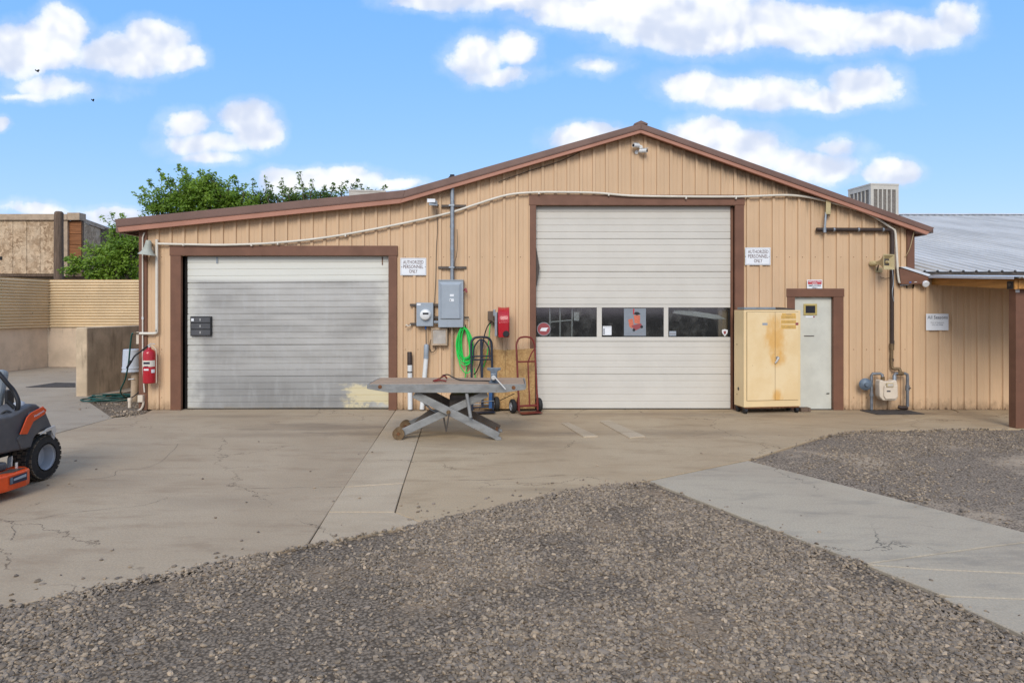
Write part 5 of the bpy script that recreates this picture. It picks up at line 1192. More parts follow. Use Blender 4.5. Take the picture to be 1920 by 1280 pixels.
gp2 = lambda pts, r, m, nm, sm=0: MB().tube([at(*p) for p in pts], r, 12, smooth=sm).build(nm, m, dp, smooth=True)
gp2([(1531,430.5,-.07),(1668,431,-.07)], .036, 'brownpipe', 'horizontal_run'); gp2([(1667,431,-.07),(1671,433,-.07),(1672.5,438,-.07)], .038, 'brownpipe', 'elbow', 3); gp2([(1672.5,436,-.07),(1672.5,646,-.07)], .032, 'brownpipe', 'vertical_run')
gp2([(1672,644,-.07),(1672,656,-.07)], .04, 'brass', 'coupling'); gp2([(1672,656,-.07),(1672,686,-.08),(1676,691,-.1),(1684,691,-.12),(1687,693,-.13),(1688,700,-.15)], .028, 'brass', 'lower_run', 3)
gp2([(1672,672,-.07),(1672,677,-.07)], .034, 'brownpipe', 'union'); gp2([(1676,638,-.09),(1676,646,-.09)], .01, 'strut', 'stop_cock')
for a in (1563, 1609, 1655): MB().tube([at(a-1.5,430.7,-.07), at(a+1.5,430.7,-.07)], .041, 12).build('pipe_strap', 'conduit', dp, smooth=True)
jb = thing('junction_box', 'cream junction box on a grey conduit under the right rake', 'junction box', at(1552,402,-.1))
MB().add([at(1549,375,-.14),at(1558,375.5,-.14),at(1557.5,402,-.14),at(1548,401.5,-.14),at(1549,375,-.03),at(1558,375.5,-.03),at(1557.5,402,-.03),at(1548,401.5,-.03)], [(3,2,1,0),(4,5,6,7),(0,1,5,4),(1,2,6,5),(2,3,7,6),(3,0,4,7)]).build('box', 'horn', jb, bevel=.004)
MB().tube([at(1548.5,398,-.12), at(1546,434,-.12)], .02, 8).build('conduit', 'conduit', jb, smooth=True); MB().tube([at(1546,427,-.12), at(1546,436,-.12)], .03, 8).build('fitting', 'conduit', jb)
hs = thing('horn_speaker', 'cream square horn loudspeaker on the right wall', 'loudspeaker', at(1648,506,-.05))
ax0 = at(1642,493.5,-.12); tip = at(1667,491,-.40); dv = (tip-ax0).normalized(); up = Vector((0,0,1)); sd_ = dv.cross(up).normalized(); up2 = sd_.cross(dv)
q = MB(); stn = [(0,.025),(.25,.032),(.5,.05),(.75,.085),(1,.135)]; vs = []
for t_, hw in stn:
    p = ax0.lerp(tip, t_)
    for i,j in ((-1,-1),(1,-1),(1,1),(-1,1)): vs.append(p+sd_*i*hw*.9+up2*j*hw)
for t_, hw in ((1,.118),(.82,.06)):
    p = ax0.lerp(tip, t_)
    for i,j in ((-1,-1),(1,-1),(1,1),(-1,1)): vs.append(p+sd_*i*hw*.9+up2*j*hw)
fs = [(0,3,2,1)]
for r_ in range(6):
    for k in range(4): fs.append((r_*4+k, r_*4+(k+1)%4, (r_+1)*4+(k+1)%4, (r_+1)*4+k))
q.add(vs, fs); q.build('horn', 'horn', hs)
p = ax0.lerp(tip,.82); q = MB().add([p+sd_*i*.055+up2*j*.06 for i,j in ((-1,-1),(1,-1),(1,1),(-1,1))], [(0,1,2,3)]); q.build('throat', 'strut', hs); MB().lathe([(0,.03),(.05,.02),(.05,0)], p, dv, 12).build('plug', 'horn', hs, smooth=True)
MB().lathe([(0,.05),(.1,.045),(.12,.03)], ax0-dv*.1, dv, 14).build('driver', 'horn', hs, smooth=True); MB().box(wx(1639), wx(1652), -.05, -.02, wz(511), wz(502)).build('base_plate', 'horn', hs, bevel=.003); MB().tube([at(1645,507,-.04),at(1646,502,-.14),at(1647,497,-.16)], .012, 6).build('arm', 'strut', hs)
wire([(1673,505,-.11),(1675,530,-.11),(1673,548,-.11),(1676,565,-.1)], .008, 'conduit', 'thin grey cable looped over the dark vertical pipe')
wire([(1714,434,-.1),(1706,465,-.1),(1698,481,-.05)], .005, 'horn', 'thin pale cord slanting from the right eave down to the wall', sm=4)
wire([(1650,519,-.03),(1660,522,-.03),(1671,520,-.04)], .005, 'strut', 'short dark wire under the horn loudspeaker')
# security cameras
for (a, b, dirx, lab) in ((1193,273,-1,'upper white security camera under the gable apex pointing left'), (1206,283,1,'lower white security camera under the gable apex pointing right')):
    sc_ = thing('security_camera', lab, 'camera', at(a,b,-.1), 'security cameras under the apex')
    p0 = at(a,b,-.12); dv = Vector((dirx*.8,-.6,-.1)).normalized()
    MB().lathe([(-.07,.028),(-.06,.038),(.06,.038),(.075,.034),(.075,.0)], p0, dv, 18).build('body', 'white', sc_, smooth=True)
    MB().lathe([(.0,.026),(.003,.02),(.003,0)], p0+dv*.076, dv, 16).build('lens', 'black', sc_, smooth=True)
    MB().prism([p0+dv*-.06+Vector((0,-.03,.04)),p0+dv*.1+Vector((0,-.03,.04)),p0+dv*.1+Vector((0,.03,.045)),p0+dv*-.06+Vector((0,.03,.045))], (0,0,.004)).build('hood', 'white', sc_)
    MB().tube([p0-dv*.06, p0-dv*.1+Vector((0,.05,0)), Vector((p0.x-dirx*.1,-.01,p0.z+.0))], .012, 8).build('arm', 'white', sc_, smooth=True); MB().lathe([(0,.035),(.015,.035),(.018,0)], (p0.x-dirx*.1,-.002,p0.z), (0,-1,0), 16).build('base', 'white', sc_, smooth=True)
# mats on the ground
def ground_mat(pts, label, t_=.008):
    P = [gnd(*p) for p in pts]
    for p in P: p.z = .004+t_
    return tmesh('floor_mat', MB().prism(P, (0,0,-t_)), 'mat_dark', label, 'mat', bevel=.002)
ground_mat([(1612,769.5),(1700,769),(1734,776.5),(1645,777.5)], 'dark rubber mat on the concrete below the gas meter')
ground_mat([(48,726.2),(104,717.6),(141,718.3),(141,726.2)], 'dark mat lying on the concrete behind the mower')

# ================================================================== ANNEX AND CANOPY
an = thing('annex_wing', 'tan lean-to annex with galvanised roof right of the workshop', 'building', (7.3,0,0))
AX1 = 13.
siding(wx(1699)+.002, AX1, lambda x: 2.42 if x > XR else 2.2, [], .012, an, 'siding2', zb=.005)
MB().box(XR-.25, AX1, .06, .16, 0, 2.40).build('wall_core', 'interior', an)
z_e, sl, yr = 2.50, .23, 11.4
zr = z_e+sl*(yr+.1)
k0 = 0; x = XR+.02
while x < 23:
    x2 = x+PITCH*4; vs = []; xs = []
    for k in range(4):
        for dx, dz in ((0,0),(.09,0),(.105,.03),(.135,.03),(.15,0)): xs.append((x+k*PITCH+dx, dz))
    xs.append((x2,0))
    mb = MB(); vs = [(a, -.1, z_e+b) for a,b in xs]+[(a, yr, zr+b) for a,b in xs]; n = len(xs)
    mb.add(vs, [(i,i+1,n+i+1,n+i) for i in range(n-1)]); mb.add([(a,y,z-.004) for a,y,z in vs], [(i,n+i,n+i+1,i+1) for i in range(n-1)])
    mb.build('roof_sheet', 'galv_roof', an); x = x2
MB().box(XR+.02, 23.5, -.06, -.02, z_e-.12, z_e-.012).build('eave_board', 'strut', an)
MB().prism([(XR,yr-.25,zr-.01),(XR,yr,zr+.07),(XR,yr+.25,zr-.01),(XR,yr,zr+.03)], (23.5-XR,0,0)).build('ridge_cap', 'galv_roof', an)
MB().prism([(XR,yr,zr-.03),(XR,yr,zr),(XR,yr+8,zr-1.9),(XR,yr+8,zr-1.93)], (23.5-XR,0,0)).build('roof_back', 'galv_roof', an)
MB().prism([at(1686,504,-.12),at(1698,502,-.12),at(1741,517,-.12),at(1741,532,-.12),at(1690,533,-.12)], (0,.1,0)).build('eave_return', 'trim', an, bevel=.004)
MB().prism([at(1688,500.5,-.14),at(1699,500,-.14),at(1745,514.5,-.14),at(1741,518,-.14)], (0,.12,0)).build('eave_flashing', 'flash', an)
cp = thing('canopy', 'flat canopy with orange wood rafter and brown post', 'canopy', (7.75,-1.9,0))
X0 = 7.60; yA, yB = .0, -2.0; zA, zB = 2.33, 2.20
# rafter along the left edge, running out from the wall
MB().prism([(X0,yA-.02,zA+.055),(X0,yA-.02,zA-.06),(X0,yB,zB-.075),(X0,yB,zB+.065)], (.05,0,0)).build('rafter', 'beam', cp, bevel=.003)
xx = X0-.1; k = 0
for j in range(6):
    a = xx+j*.93; b = a+.93; mb = MB(); prof = []
    for i in range(4):
        for dx, dz in ((0,0),(.09,0),(.105,.022),(.135,.022),(.15,0)): prof.append((a+i*.2325+dx, dz))
    prof.append((b,0)); n = len(prof); vs = [(p,yA+.0,zA+.085+d) for p,d in prof]+[(p,yB-.12,zB+.085+d) for p,d in prof]
    mb.add(vs, [(i,n+i,n+i+1,i+1) for i in range(n-1)]); mb.add([(p,y,z-.003) for p,y,z in vs], [(i,i+1,n+i+1,n+i) for i in range(n-1)]); mb.build('canopy_sheet', 'galv_roof', cp)
MB().prism([(X0-.11,yA-.0,zA+.10),(X0-.11,yA-.0,zA+.062),(X0-.11,yB-.13,zB+.072),(X0-.11,yB-.13,zB+.11)], (-.004,0,0)).build('edge_flashing', 'flash', cp)
MB().prism([(X0-.115,yA,zA+.1),(X0+.06,yA,zA+.112),(X0+.06,yB-.13,zB+.122),(X0-.115,yB-.13,zB+.11)], (0,0,.003)).build('edge_flashing', 'flash', cp)
MB().box(X0+.06, X0+5, yB+.0, yB+.05, zB-.07, zB+.06).build('front_beam', 'beam', cp, bevel=.003)
for j in range(1,5): MB().prism([(X0+j*1.1,yA-.02,zA+.055),(X0+j*1.1,yA-.02,zA-.06),(X0+j*1.1,yB+.05,zB-.07),(X0+j*1.1,yB+.05,zB+.06)], (.05,0,0)).build('rafter', 'beam', cp)
pg = gnd(1905,803)
MB().box(pg.x, pg.x+.15, pg.y, pg.y+.15, .0, zB-.07).build('post', 'trim', cp, bevel=.006)
MB().box(pg.x+3.6, pg.x+3.75, pg.y, pg.y+.15, .0, zB-.07).build('post', 'trim', cp, bevel=.006)
MB().box(X0-.012, X0-.002, yB+.02, yB+.14, zB-.07, zB+.05).build('rafter_bracket', 'black', cp); MB().lathe([(0,.028),(.012,.024),(.012,0)], (X0-.012,yB+.08,zB-.0), (-1,0,0), 14).build('bolt', 'strut', cp)
MB().box(pg.x-.01, pg.x+.05, pg.y-.008, pg.y-.001, zB-.12, zB-.072).build('post_tag', 'sign', cp)
MB().lathe([(-.06,.03),(0,.055),(.04,.06),(.05,.05),(.05,0)], at(1734.5,531,-.1), (-.1,-.9,-.45), 18).build('spot_lamp', 'sign', cp, smooth=True); MB().lathe([(0,.03),(.08,.03)], at(1736,522,-.08), (0,0,-1), 12).build('lamp_socket', 'elec', cp, smooth=True)

# roof coolers
def cooler(c, w, d, z0, z1, yaw, label, slots=5):
    t_ = thing('evaporative_cooler', label, 'cooler', (c[0],c[1],z0), 'coolers on the roofs')
    L_ = local(Vector((c[0],c[1],0)), yaw)
    bx = lambda x0,x1,y0,y1,a,b: MB().rbox(L_((x0+x1)/2,(y0+y1)/2,(a+b)/2), ((x1-x0)/2,(y1-y0)/2,(b-a)/2), (0,0,yaw))
    bx(-w/2+.02,w/2-.02,-d/2+.02,d/2-.02,z0,z1-.03).build('core', 'louver', t_)
    bx(-w/2-.01,w/2+.01,-d/2-.01,d/2+.01,z1-.05,z1).build('lid', 'cooler', t_, bevel=.01)
    bx(-w/2,w/2,-d/2,d/2,z0,z0+.12).build('pan', 'cooler', t_)
    for face in range(4):
        ww = w if face % 2 == 0 else d; dd = d if face % 2 == 0 else w
        L2 = local(Vector((c[0],c[1],0)), yaw+face*math.pi/2); ang = yaw+face*math.pi/2
        b2 = lambda x0,x1,a,b,y: MB().rbox(L2((x0+x1)/2,y,(a+b)/2), ((x1-x0)/2,.012,(b-a)/2), (0,0,ang))
        b2(-ww/2,ww/2,z1-.16,z1-.05,-dd/2+.013).build('top_rail', 'cooler', t_)
        for s in (-1,1): b2(s*ww/2-(.085 if s > 0 else 0),s*ww/2+(.085 if s < 0 else 0),z0+.12,z1-.16,-dd/2+.0135).build('corner_post', 'cooler', t_)
        for k in range(1,slots): x = -ww/2+.085+(ww-.17)*k/slots; b2(x-.016,x+.016,z0+.12,z1-.16,-dd/2+.0125).build('louver_bar', 'cooler', t_)
    return t_
cx_ = wx(1644,6.); cooler((cx_,6.2), .82, .95, 3.92, wz(345,5.8), R(8), 'beige box cooler with vertical slats above the right roof slope')
cooler((wx(690,5.),5.), .9, .8, 3.6, wz(356,4.6), R(10), 'pale cooler top peeping over the low left roof')

# ================================================================== LEFT YARD: retaining walls, fence, building, pole
Ac = Vector((wx(90,8.9),8.9,0)); Al = gnd(0,698); Al = Ac+(Al-Ac)*2.6
zc1, zc2 = 1.26, 2.76
def wall_run(A, B, z0, z1, t_, nm, m, par=None, label=None, cat=None):
    d = (B-A).normalized(); n = Vector((d.y,-d.x,0)); 
    mb = MB().prism([A+Vector((0,0,z0)),B+Vector((0,0,z0)),B+Vector((0,0,z1)),A+Vector((0,0,z1))], -n*t_)
    return tmesh(nm, mb, m, label, cat, bevel=.01) if label else mb.build(nm, m, par)
wall_run(Al, Ac, 0, zc1, .2, 'retaining_wall', 'conc_wall', label='low tan concrete retaining wall angled at the far left', cat='wall')
wall_run(Ac+Vector((.0,.002,0)), Vector((XL-.05,8.9,0)), 0, zc1, .2, 'retaining_wall', 'conc_wall', label='low tan concrete retaining wall behind the left yard, below corrugated sheets', cat='wall')
def corr_fence(A, B, label):
    fn = thing('corrugated_fence', label, 'fence', A)
    d = B-A; Ln = d.length; d.normalize(); n = Vector((d.y,-d.x,0)); ns = max(1, round(Ln/2.6)); 
    for k in range(ns):
        a = A+d*(Ln*k/ns-.04*(k > 0)); b = A+d*(Ln*(k+1)/ns); mb = MB(); Z = []; nz = 17*6
        off = .006*(k % 2)
        for i in range(nz+1):
            z = zc1-.0+(zc2-zc1)*i/nz; w = .032*math.sin(i/6*2*math.pi); Z.append((z, w+off+.03))
        vs = [a+n*w+Vector((0,0,z)) for z,w in Z]+[b+n*w+Vector((0,0,z)) for z,w in Z]; m_ = len(Z)
        mb.add(vs, [(i,m_+i,m_+i+1,i+1) for i in range(m_-1)]); mb.build('corrugated_sheet', 'corr', fn, smooth=True, angle=180)
    MB().prism([A-n*.06+Vector((0,0,zc1)),B-n*.06+Vector((0,0,zc1)),B-n*.06+Vector((0,0,zc2-.05)),A-n*.06+Vector((0,0,zc2-.05))], -n*.08).build('backing', 'pole', fn)
corr_fence(Al, Ac+Vector((.03,.0,0)), 'cream corrugated metal fence angled at the far left')
corr_fence(Ac+Vector((-.06,.0,0)), Vector((XL-.05,8.9,0)), 'cream corrugated metal fence behind the left yard')
sw = gnd(142,742.6); s2 = gnd(163,742.6)
q = MB().prism([(sw.x,sw.y,-.05),(s2.x,s2.y,-.05),(s2.x+.12,8.6,-.05),(sw.x+.12,8.6,-.05)], (0,0,1.49)); tmesh('stub_wall', q, 'stub', 'stained low concrete wall end standing left of the hose coil', 'wall', bevel=.02)
tm = gnd(196,744); tmesh('timber_offcut', MB().bar(gnd(178,745,.06), gnd(228,738,.06), .1, .09, up=(0,0,1)), 'tanpipe', 'weathered timber offcut lying beside the hose coil', 'timber', bevel=.006)

# chipboard building behind
ob = thing('chipboard_building', 'weathered chipboard clad building beyond the corrugated fence', 'building', (wx(60,14),14,0))
YB = 14.; zb_, zt_ = 3.22, wz(413,YB); cxr = wx(127,YB)
cuts = [-260,-180,-128,-77,-26,25,51,76,105,127]
for a, b in zip(cuts, cuts[1:]): MB().box(wx(a,YB)+.008, wx(b,YB)-.008, YB-.02-.006*random.random(), YB+.02, zb_, zt_).build('osb_sheet', 'osb_old', ob)
MB().box(wx(-260,YB), cxr-.01, YB+.02, YB+9, zb_+.02, zt_-.02).build('core', 'pole', ob)
MB().box(wx(-260,YB), cxr+.04, YB-.12, YB+.1, zt_, wz(402,YB)).build('fascia', 'tanpipe', ob)
MB().box(cxr+.045, wx(152,YB), YB-.1, YB+.3, zt_+.001, wz(399.5,YB)).build('parapet_end', 'tanpipe', ob)
MB().box(wx(-260,YB), cxr+.5, YB+.8, YB+1., 0, zb_).build('lower_wall', 'cream_wall', ob)
MB().box(wx(-260,YB), cxr+.2, YB+.02, YB+.9, zb_-.1, zb_).build('floor_beam', 'pole', ob)
# bay with orange boards, then the receding side
xo0, xo1 = cxr, wx(152,YB+.06)
for j, (a, b) in enumerate(((415,438),(439,458),(459,484))): MB().box(xo0+.01, xo1, YB+.06, YB+.12, wz(b,YB+.06), wz(a,YB+.06)).build('orange_board', 'orange_wood', ob)
MB().box(xo0-.14, xo0+.02, YB-.05, YB+.13, zb_-.1, zt_-.002).build('corner_post', 'tanpipe', ob)
MB().box(xo0, xo1+.02, YB+.125, YB+.2, zb_-.1, zt_).build('bay_wall', 'pole', ob)
xo2 = wx(206,YB+3.2)
for j in range(3):
    a = Vector((xo1,YB+.1,0)).lerp(Vector((xo2,YB+3.2,0)), j/3); b = Vector((xo1,YB+.1,0)).lerp(Vector((xo2,YB+3.2,0)), (j+1)/3-.005)
    MB().prism([a+Vector((0,0,zb_)),b+Vector((0,0,zb_)),b+Vector((0,0,zt_-.1)),a+Vector((0,0,zt_-.05))], (-.03,.03,0)).build('osb_sheet', 'osb_old', ob)
MB().prism([Vector((xo1,YB+.05,zt_-.05)),Vector((xo2+.1,YB+3.2,zt_-.1)),Vector((xo2+.1,YB+3.2,zt_+.06)),Vector((xo1,YB+.05,zt_+.12))], (-.1,.12,0)).build('fascia', 'tanpipe', ob)
MB().box(wx(-2,YB), wx(5,YB), YB-.06, YB-.021, wz(487,YB), wz(481,YB)).build('vent_box', 'black', ob)
pl_ = thing('timber_pole', 'round weathered timber pole standing before the chipboard building', 'pole', (wx(110.5,12),12,0))
MB().tube([(wx(111,12),12,0),(wx(110,12),12,wz(430,12)),(wx(110.5,12),12,wz(399,12)),(wx(110.5,12),12,wz(396.5,12))], [.17,.15,.145,.1], 18).build('pole', 'pole', pl_, smooth=True)

# ================================================================== MOWER
ax_ = gnd(88,900)
mw = thing('ride_on_mower', 'grey and orange zero turn mower cut off by the left edge', 'mower', (-5.5,-4.93,0))
SX = -4.95
def S(px, py, X=SX):
    d = -X*F/(960-px); return Vector((X, d-DW, CAM_H-(py-580)*d/F))
WY = -4.93
def tyre(cx, w, r, y, nm='rear_wheel', tread=True, rimr=.52):
    c = Vector((cx,y,r))
    MB().lathe([(-w*.5,r*.55),(-w*.5,r*.7),(-w*.46,r*.9),(-w*.36,r*.97),(-w*.15,r*.985),(w*.15,r*.985),(w*.36,r*.97),(w*.46,r*.9),(w*.5,r*.7),(w*.5,r*.55)], c, (1,0,0), 44, caps=False).build('tyre', 'rubber', mw, smooth=True)
    ty = mw.children[-1] if False else bpy.data.objects[sorted([o.name for o in bpy.data.objects if o.name.split('.')[0] == 'tyre'])[-1]]
    if tread:
        q = MB()
        for k in range(26):
            for j in range(5):
                a_ = 2*math.pi*(k+.5*(j%2))/26; xo = (-.4+.2*j)*w; rr = r*(.972 if abs(j-2) < 2 else .925)
                p = c+Vector((xo, -math.cos(a_)*rr, math.sin(a_)*rr)); q.rbox(p, (w*.085, r*.085, .005), (math.pi/2-a_, 0, 0))
        q.build('tread_blocks', 'tread', ty)
    MB().lathe([(w*.5,r*.56),(w*.5,r*.60),(w*.44,r*.60),(w*.40,r*.54),(w*.2,r*.5),(w*.05,r*.47),(w*.05,r*.2),(w*.1,r*.18),(w*.1,0)], c, (1 if cx > -5.5 else -1,0,0), 36, caps=False).build('rim', 'rim', ty, smooth=True)
M['tread'] = mat('tread_dusty', (.035,.03,.026), .85, col2=(.16,.125,.085), scale=9, bump=.3)
tyre(-5.095, .25, .245, WY); tyre(-5.905, .25, .245, WY)
prof = [S(-60,850),S(0,853),S(33,846),S(57,842),S(64,833),S(70,819),S(80,811),S(94,805),S(101,806),S(100,796),S(92,778),S(82,763),S(74,757),S(64,756.5),S(50,764),S(38,772),S(25,778),S(0,783),S(-40,792)]
fdr = MB().prism([p+Vector((-.02,0,0)) for p in prof], (-.3,0,0)).build('fender', 'mower_grey', mw, bevel=.03, seg=4)
MB().prism([p+Vector((-.68,0,0)) for p in prof], (-.26,0,0)).build('fender', 'mower_grey', mw, bevel=.03, seg=4)
# raised shoulder panel along the fender top
sh = [S(34,822),S(40,816),S(58,772),S(80,764),S(88,774),S(99,800),S(78,806),S(66,818),S(60,838),S(42,842)]
MB().prism([p+Vector((-.03,0,0)) for p in sh], (.022,0,0)).build('fender_panel', 'mower_grey', fdr, bevel=.01, seg=2)
bd_ = [S(36.5,814),S(50,781.5),S(58,773.5),S(79.5,761.5),S(86,768),S(83,776),S(61.5,790),S(50,813.5)]
MB().prism([p+Vector((-.003,0,0)) for p in bd_], (.012,0,0)).build('orange_badge', 'mower_orange', fdr, bevel=.003)
a0, a1 = S(62,781), S(81.5,769.5); dirv = (a1-a0); ln = dirv.length; dirv.normalize(); upv = Vector((0,-dirv.z,dirv.y)); upv = upv if upv.z > 0 else -upv
lettering('Husqvarna', 0, 0, 0, ln*.95, .03, 'sign', fdr, .01, mtx=lambda a,b: a0.lerp(a1,.5)+dirv*a+upv*b+Vector((.0105,0,0)))
MB().prism([S(73,815),S(86,803),S(101,797),S(104,808),S(99,818),S(94,806)], (.015,0,0)).build('rear_guard', 'ash', mw, bevel=.004); MB().prism([S(99,800)+Vector((-.02,.02,0)),S(106,815)+Vector((-.02,.02,0)),S(103,825)+Vector((-.02,.02,0)),S(97,817)+Vector((-.02,.02,0))], (-.06,0,0)).build('rear_bumper', 'rim', mw, bevel=.006)
MB().box(-5.82, -5.22, -5.75, -4.75, .3, .56).build('chassis', 'black', mw, bevel=.02)
MB().box(-5.76, -5.36, -4.86, -4.55, .5, .73).build('engine_cover', 'black', mw, bevel=.05, seg=3)
MB().rbox((-5.63,-5.3,.68), (.29,.28,.06), (R(-4),0,0)).build('seat_base', 'seat', mw, bevel=.04, seg=3); MB().rbox((-5.63,-5.06,.93), (.29,.06,.26), (R(-14),0,0)).build('seat_back', 'seat', mw, bevel=.05, seg=3)
MB().box(-5.30, -5.265, -5.10, -5.0, .66, .98).build('seat_bracket', 'black', mw, bevel=.01)
MB().tube([at(-60,668,-5.35),at(-20,684,-5.35),at(0,702,-5.35),at(14,719,-5.33),at(26,733,-5.3),at(34,752,-5.3),at(32,768,-5.3),at(22,778,-5.3)], .021, 12, smooth=5).build('control_lever', 'black', mw, smooth=True)
MB().tube([at(14,752,-5.35),at(28,765,-5.32)], .02, 10).build('lever_grip', 'black', mw, smooth=True)
MB().box(-5.2, -5.04, -5.2, -5.08, .78, .815).build('cup_tray', 'black', mw, bevel=.01)
MB().lathe([(0,.06),(.035,.06),(.06,.045),(.075,.02),(.077,0)], (-5.09,-5.17,.80), (0,0,1), 20).build('fuel_cap', 'rim', mw, smooth=True)
MB().tube([at(0,778,-5.4),at(12,770,-5.38),at(22,775,-5.36)], .012, 8, smooth=4).build('cable', 'black', mw, smooth=True)
# cutting deck
dk = [(-4.80,-5.42),(-4.775,-5.50),(-4.79,-5.72),(-4.86,-5.95),(-5.05,-6.15),(-5.3,-6.22),(-5.7,-6.22),(-5.95,-6.15),(-6.14,-5.95),(-6.2,-5.7),(-6.2,-5.4),(-5.9,-5.32),(-5.1,-5.32),(-4.9,-5.34)]
dko = MB().prism([(x,y,.095) for x,y in dk], (0,0,.15)).build('cutting_deck', 'mower_orange', mw, bevel=.018, seg=3)
MB().prism([(-4.79+(x+4.79)*1.012-.005,y,.09) for x,y in dk], (0,0,.018)).build('deck_lip', 'mower_orange', dko, bevel=.004)
MB().prism([(-4.772,-5.50,.15),(-4.785,-5.70,.15),(-4.785,-5.70,.215),(-4.772,-5.50,.225)], (.006,0,0)).build('deck_label', 'ink_dark', dko); MB().prism([(-4.764,-5.515,.185),(-4.777,-5.66,.178),(-4.777,-5.66,.198),(-4.764,-5.515,.212)], (.002,0,0)).build('label_stripe', 'elec', dko); MB().prism([(-4.777,-5.672,.155),(-4.778,-5.698,.155),(-4.778,-5.698,.213),(-4.777,-5.672,.214)], (.002,0,0)).build('label_patch', 'regul', dko)
MB().box(-5.35, -4.95, -5.85, -5.5, .245, .33).build('belt_cover', 'mower_grey', dko, bevel=.03, seg=3); MB().prism([(-4.84,-5.42,.246),(-4.82,-5.6,.246),(-4.92,-5.7,.246),(-4.94,-5.5,.246)], (0,0,.004)).build('deck_sticker', 'strut', dko)
MB().tube([(-4.93,-5.42,.24),(-4.93,-5.42,.3)], .012, 8).build('deck_pin', 'ash', dko); MB().bar((-5.0,-5.42,.25), (-5.04,-5.36,.34), .01, .05).build('hanger', 'ash', mw)
MB().lathe([(-.03,.05),(-.02,.06),(.02,.06),(.03,.05)], (-4.84,-6.0,.075), (1,0,0), 18).build('gauge_wheel', 'black', dko, smooth=True)
MB().box(-5.85, -5.15, -6.5, -5.72, .36, .42).build('foot_plate', 'mower_grey', mw, bevel=.02)
for x in (-5.95,-5.05):
    MB().lathe([(-.05,.1),(-.04,.12),(-.02,.14),(.02,.14),(.04,.12),(.05,.1)], (x,-6.62,.14), (1,0,0), 24).build('front_caster', 'rubber', mw, smooth=True); MB().tube([(x+.07,-6.62,.14),(x+.07,-6.6,.32),(x,-6.52,.36),(-5.5,-6.45,.38)], .022, 8).build('caster_fork', 'mower_grey', mw, smooth=True)

# ================================================================== TREES
def leaves(pts, size, up=.3):
    n = len(pts); P = np.asarray(pts)
    nr = rng.normal(0,.55,(n,3))+np.array([0,-.45,.8]); nr /= np.linalg.norm(nr,axis=1)[:,None]
    d = rng.normal(0,1,(n,3)); d -= (d*nr).sum(1)[:,None]*nr; d /= np.linalg.norm(d,axis=1)[:,None]; q = np.cross(nr,d)
    s = size*rng.uniform(.6,1.35,n)[:,None]
    v = np.stack([P-d*s*.5, P+q*s*.25+nr*s*.08, P+d*s*.5, P-q*s*.25+nr*s*.08],1).reshape(-1,3)
    return v, [(4*i,4*i+1,4*i+2,4*i+3) for i in range(n)]
def tree(base, lobes, shoots, label, size=.1, m='leaf', per=1.0, name='leafy_tree', limbs=5):
    t_ = thing(name, label, 'tree', base); base = Vector(base); top = max(l[0].z for l in lobes)
    q = MB(); fork = base+Vector((.1,.0,(top-base.z)*.35))
    q.tube([base, base.lerp(fork,.5)+Vector((.05,.05,0)), fork], [.2,.16,.13], 10)
    pts = []
    for (c, r, n) in lobes:
        mid_ = fork.lerp(c,.55)+Vector((random.uniform(-.2,.2),random.uniform(-.2,.2),.15)); q.tube([fork, mid_, c], [.09,.06,.02], 7, smooth=3)
        ncl = max(4, int(n*per/45))
        for _ in range(ncl):
            u_ = np.array([random.gauss(0,1) for _ in range(3)]); u_ /= np.linalg.norm(u_); rad = random.random()**.45
            cc = np.array(c)+u_*rad*np.array(r)
            out = u_*np.array(r); out /= (np.linalg.norm(out)+1e-6)
            # a spray: leaves along a short drooping twig pointing outwards
            L = random.uniform(.25,.6); k = int(45*random.uniform(.6,1.4)); tt = rng.random(k)
            P = cc+out*L*(tt[:,None]-.4)+rng.normal(0,1,(k,3))*np.array([.11,.11,.08])*(1.1-.5*tt[:,None]); P[:,2] -= .18*tt**2
            pts.append(P)
            if random.random() < .5: e = Vector(cc+out*L*.5); q.tube([c.lerp(Vector(cc),.3), Vector(cc), e], [.018,.01,.005], 4)
    for (a, b, n) in shoots:
        bend = Vector((random.uniform(-.15,.15),random.uniform(-.2,.2),0)); mm = a.lerp(b,.5)+bend
        q.tube([a.lerp(fork,.5), a, mm, b], [.03,.02,.012,.005], 5, smooth=4)
        tt = rng.random(n)**.8; A, Mm, B = np.array(a), np.array(mm), np.array(b)
        Pc = ((1-tt)**2)[:,None]*A+(2*tt*(1-tt))[:,None]*Mm+(tt**2)[:,None]*B
        # leaves gather in tufts along the shoot
        nt = max(3, int((b-a).length/.16)); tuft = np.round(tt*nt)/nt; Pc = ((1-tuft)**2)[:,None]*A+(2*tuft*(1-tuft))[:,None]*Mm+(tuft**2)[:,None]*B
        wdt = .085*(1.35-tuft)[:,None]; Pc = Pc+rng.normal(0,1,(n,3))*wdt+np.stack([np.cos(tuft*40)*.1*(1.2-tuft),np.sin(tuft*40)*.1,0*tuft],1)
        pts.append(Pc)
    q.build('trunk', 'ctwig', t_, smooth=True)
    P = np.concatenate(pts); v, f = leaves(P, size); mb = MB(); mb.v = [tuple(x) for x in v]; mb.f = f
    mb.build('crown', m, t_)
    return t_
TD = 11.
def lb(px, py, rx, ry, n, Y=TD, rd=None):
    s_ = (DW+Y)/F; return (at(px,py,Y), (rx*s_, (rd or (rx+ry)/2)*s_*.8, ry*s_), n)
def sh_(x0, y0, x1, y1, n, Y=TD): return (at(x0,y0,Y+random.uniform(-.3,.3)), at(x1,y1,Y+random.uniform(-.4,.4)), n)
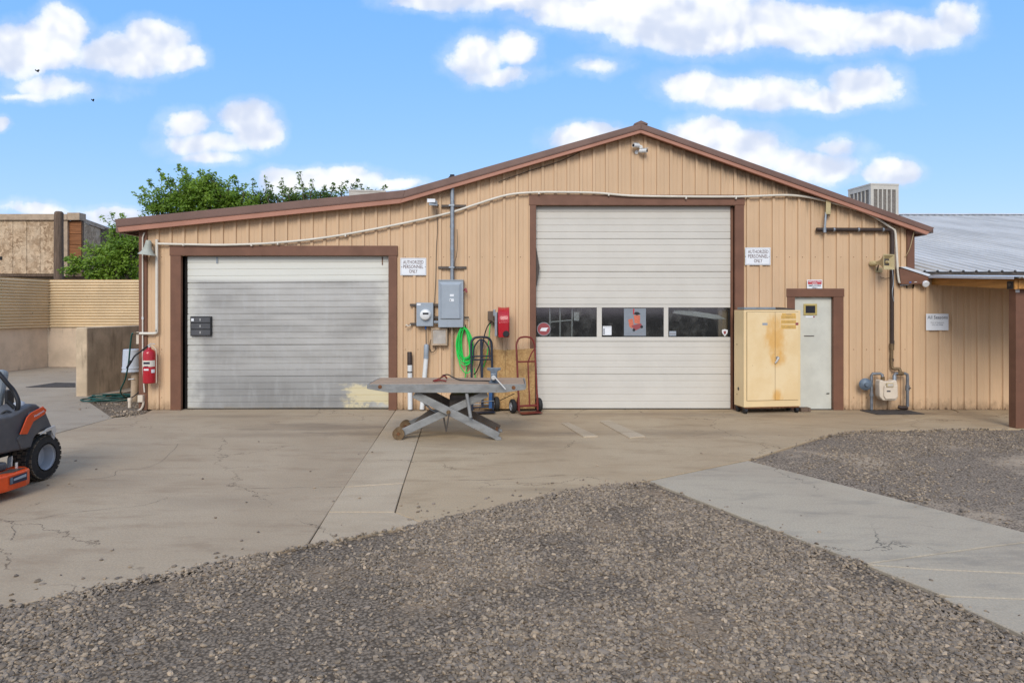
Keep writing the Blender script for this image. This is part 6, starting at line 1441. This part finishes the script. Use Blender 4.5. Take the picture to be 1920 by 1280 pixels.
tree((at(330,600,TD).x,TD,0), [lb(300,390,34,38,1700), lb(345,372,40,38,3600), lb(388,366,48,40,5200), lb(430,380,42,32,3600), lb(470,388,30,26,1800), lb(290,440,60,40,800), lb(400,430,90,40,900)],
     [sh_(300,380,262,352,90), sh_(310,370,278,338,120), sh_(320,360,296,318,110), sh_(330,355,302,328,90), sh_(350,350,334,309,120), sh_(365,348,345,316,90), sh_(390,350,372,322,100), sh_(405,355,402,324,80), sh_(425,362,437,330,90), sh_(440,370,441,332,70), sh_(290,392,251,362,90), sh_(285,398,262,380,60), sh_(455,372,461,345,70), sh_(475,380,474,335,80)],
     'bright green tree rising behind the low left roof', .115)
tree((at(600,600,TD+.6).x,TD+.6,0), [lb(500,380,34,20,1500,TD+.6), lb(555,374,36,17,1300,TD+.6), lb(612,368,34,13,1000,TD+.6), lb(670,385,25,12,200,TD+.6), lb(590,430,80,30,700,TD+.6)],
     [sh_(490,385,497,332,85), sh_(505,382,508,350,60), sh_(522,385,527,335,85), sh_(532,382,533,348,50), sh_(545,380,553,350,70), sh_(570,375,562,322,70), sh_(575,372,568,345,60), sh_(582,372,586,338,60), sh_(600,370,608,350,60), sh_(620,370,625,345,80), sh_(640,368,650,340,90), sh_(660,366,671,338,90), sh_(700,366,690,352,24), sh_(712,366,723,347,40), sh_(675,366,676,346,40)],
     'sparse upright leafy shoots showing over the left roof toward its kink', .11, 'leaf_dark', name='sprouting_tree')
tree((at(215,600,10.2).x,10.2,0), [lb(190,490,45,30,2600,10.2), lb(235,480,40,40,3000,10.2), lb(160,505,30,18,500,10.2), lb(250,445,30,30,700,10.2), lb(215,450,25,25,500,10.2), lb(240,512,40,20,600,10.2), lb(200,520,50,18,500,10.2)],
     [sh_(215,440,190,405,40,10.2), sh_(225,430,208,398,40,10.2), sh_(150,495,125,484,60,10.2), sh_(175,470,160,452,30,10.2), sh_(235,425,226,402,50,10.2)],
     'feathery green tree leaning over the corrugated fence by the left eave', .12, 'leaf', name='fence_tree')

# two birds far up
for (a, b, w, lab) in ((70,134,.6,'small dark bird with spread wings high at the left'), (174,189,.4,'tiny dark bird low under the left clouds')):
    p = at(a, b, 60); q = MB()
    q.add([p+Vector((-w*.5,0,.12)),p+Vector((-w*.25,-.05,.2)),p+Vector((0,-.1,.05)),p+Vector((w*.25,-.05,.2)),p+Vector((w*.5,0,.12)),p+Vector((w*.2,.1,.1)),p+Vector((0,.2,-.05)),p+Vector((-w*.2,.1,.1)),p+Vector((0,0,-.08))], [(0,1,7),(1,2,7),(2,6,7),(2,3,5),(3,4,5),(2,5,6),(8,7,0),(8,5,4),(8,6,7),(8,5,6),(2,8,7),(2,5,8)])
    tmesh('bird', q, 'black', lab, 'bird')
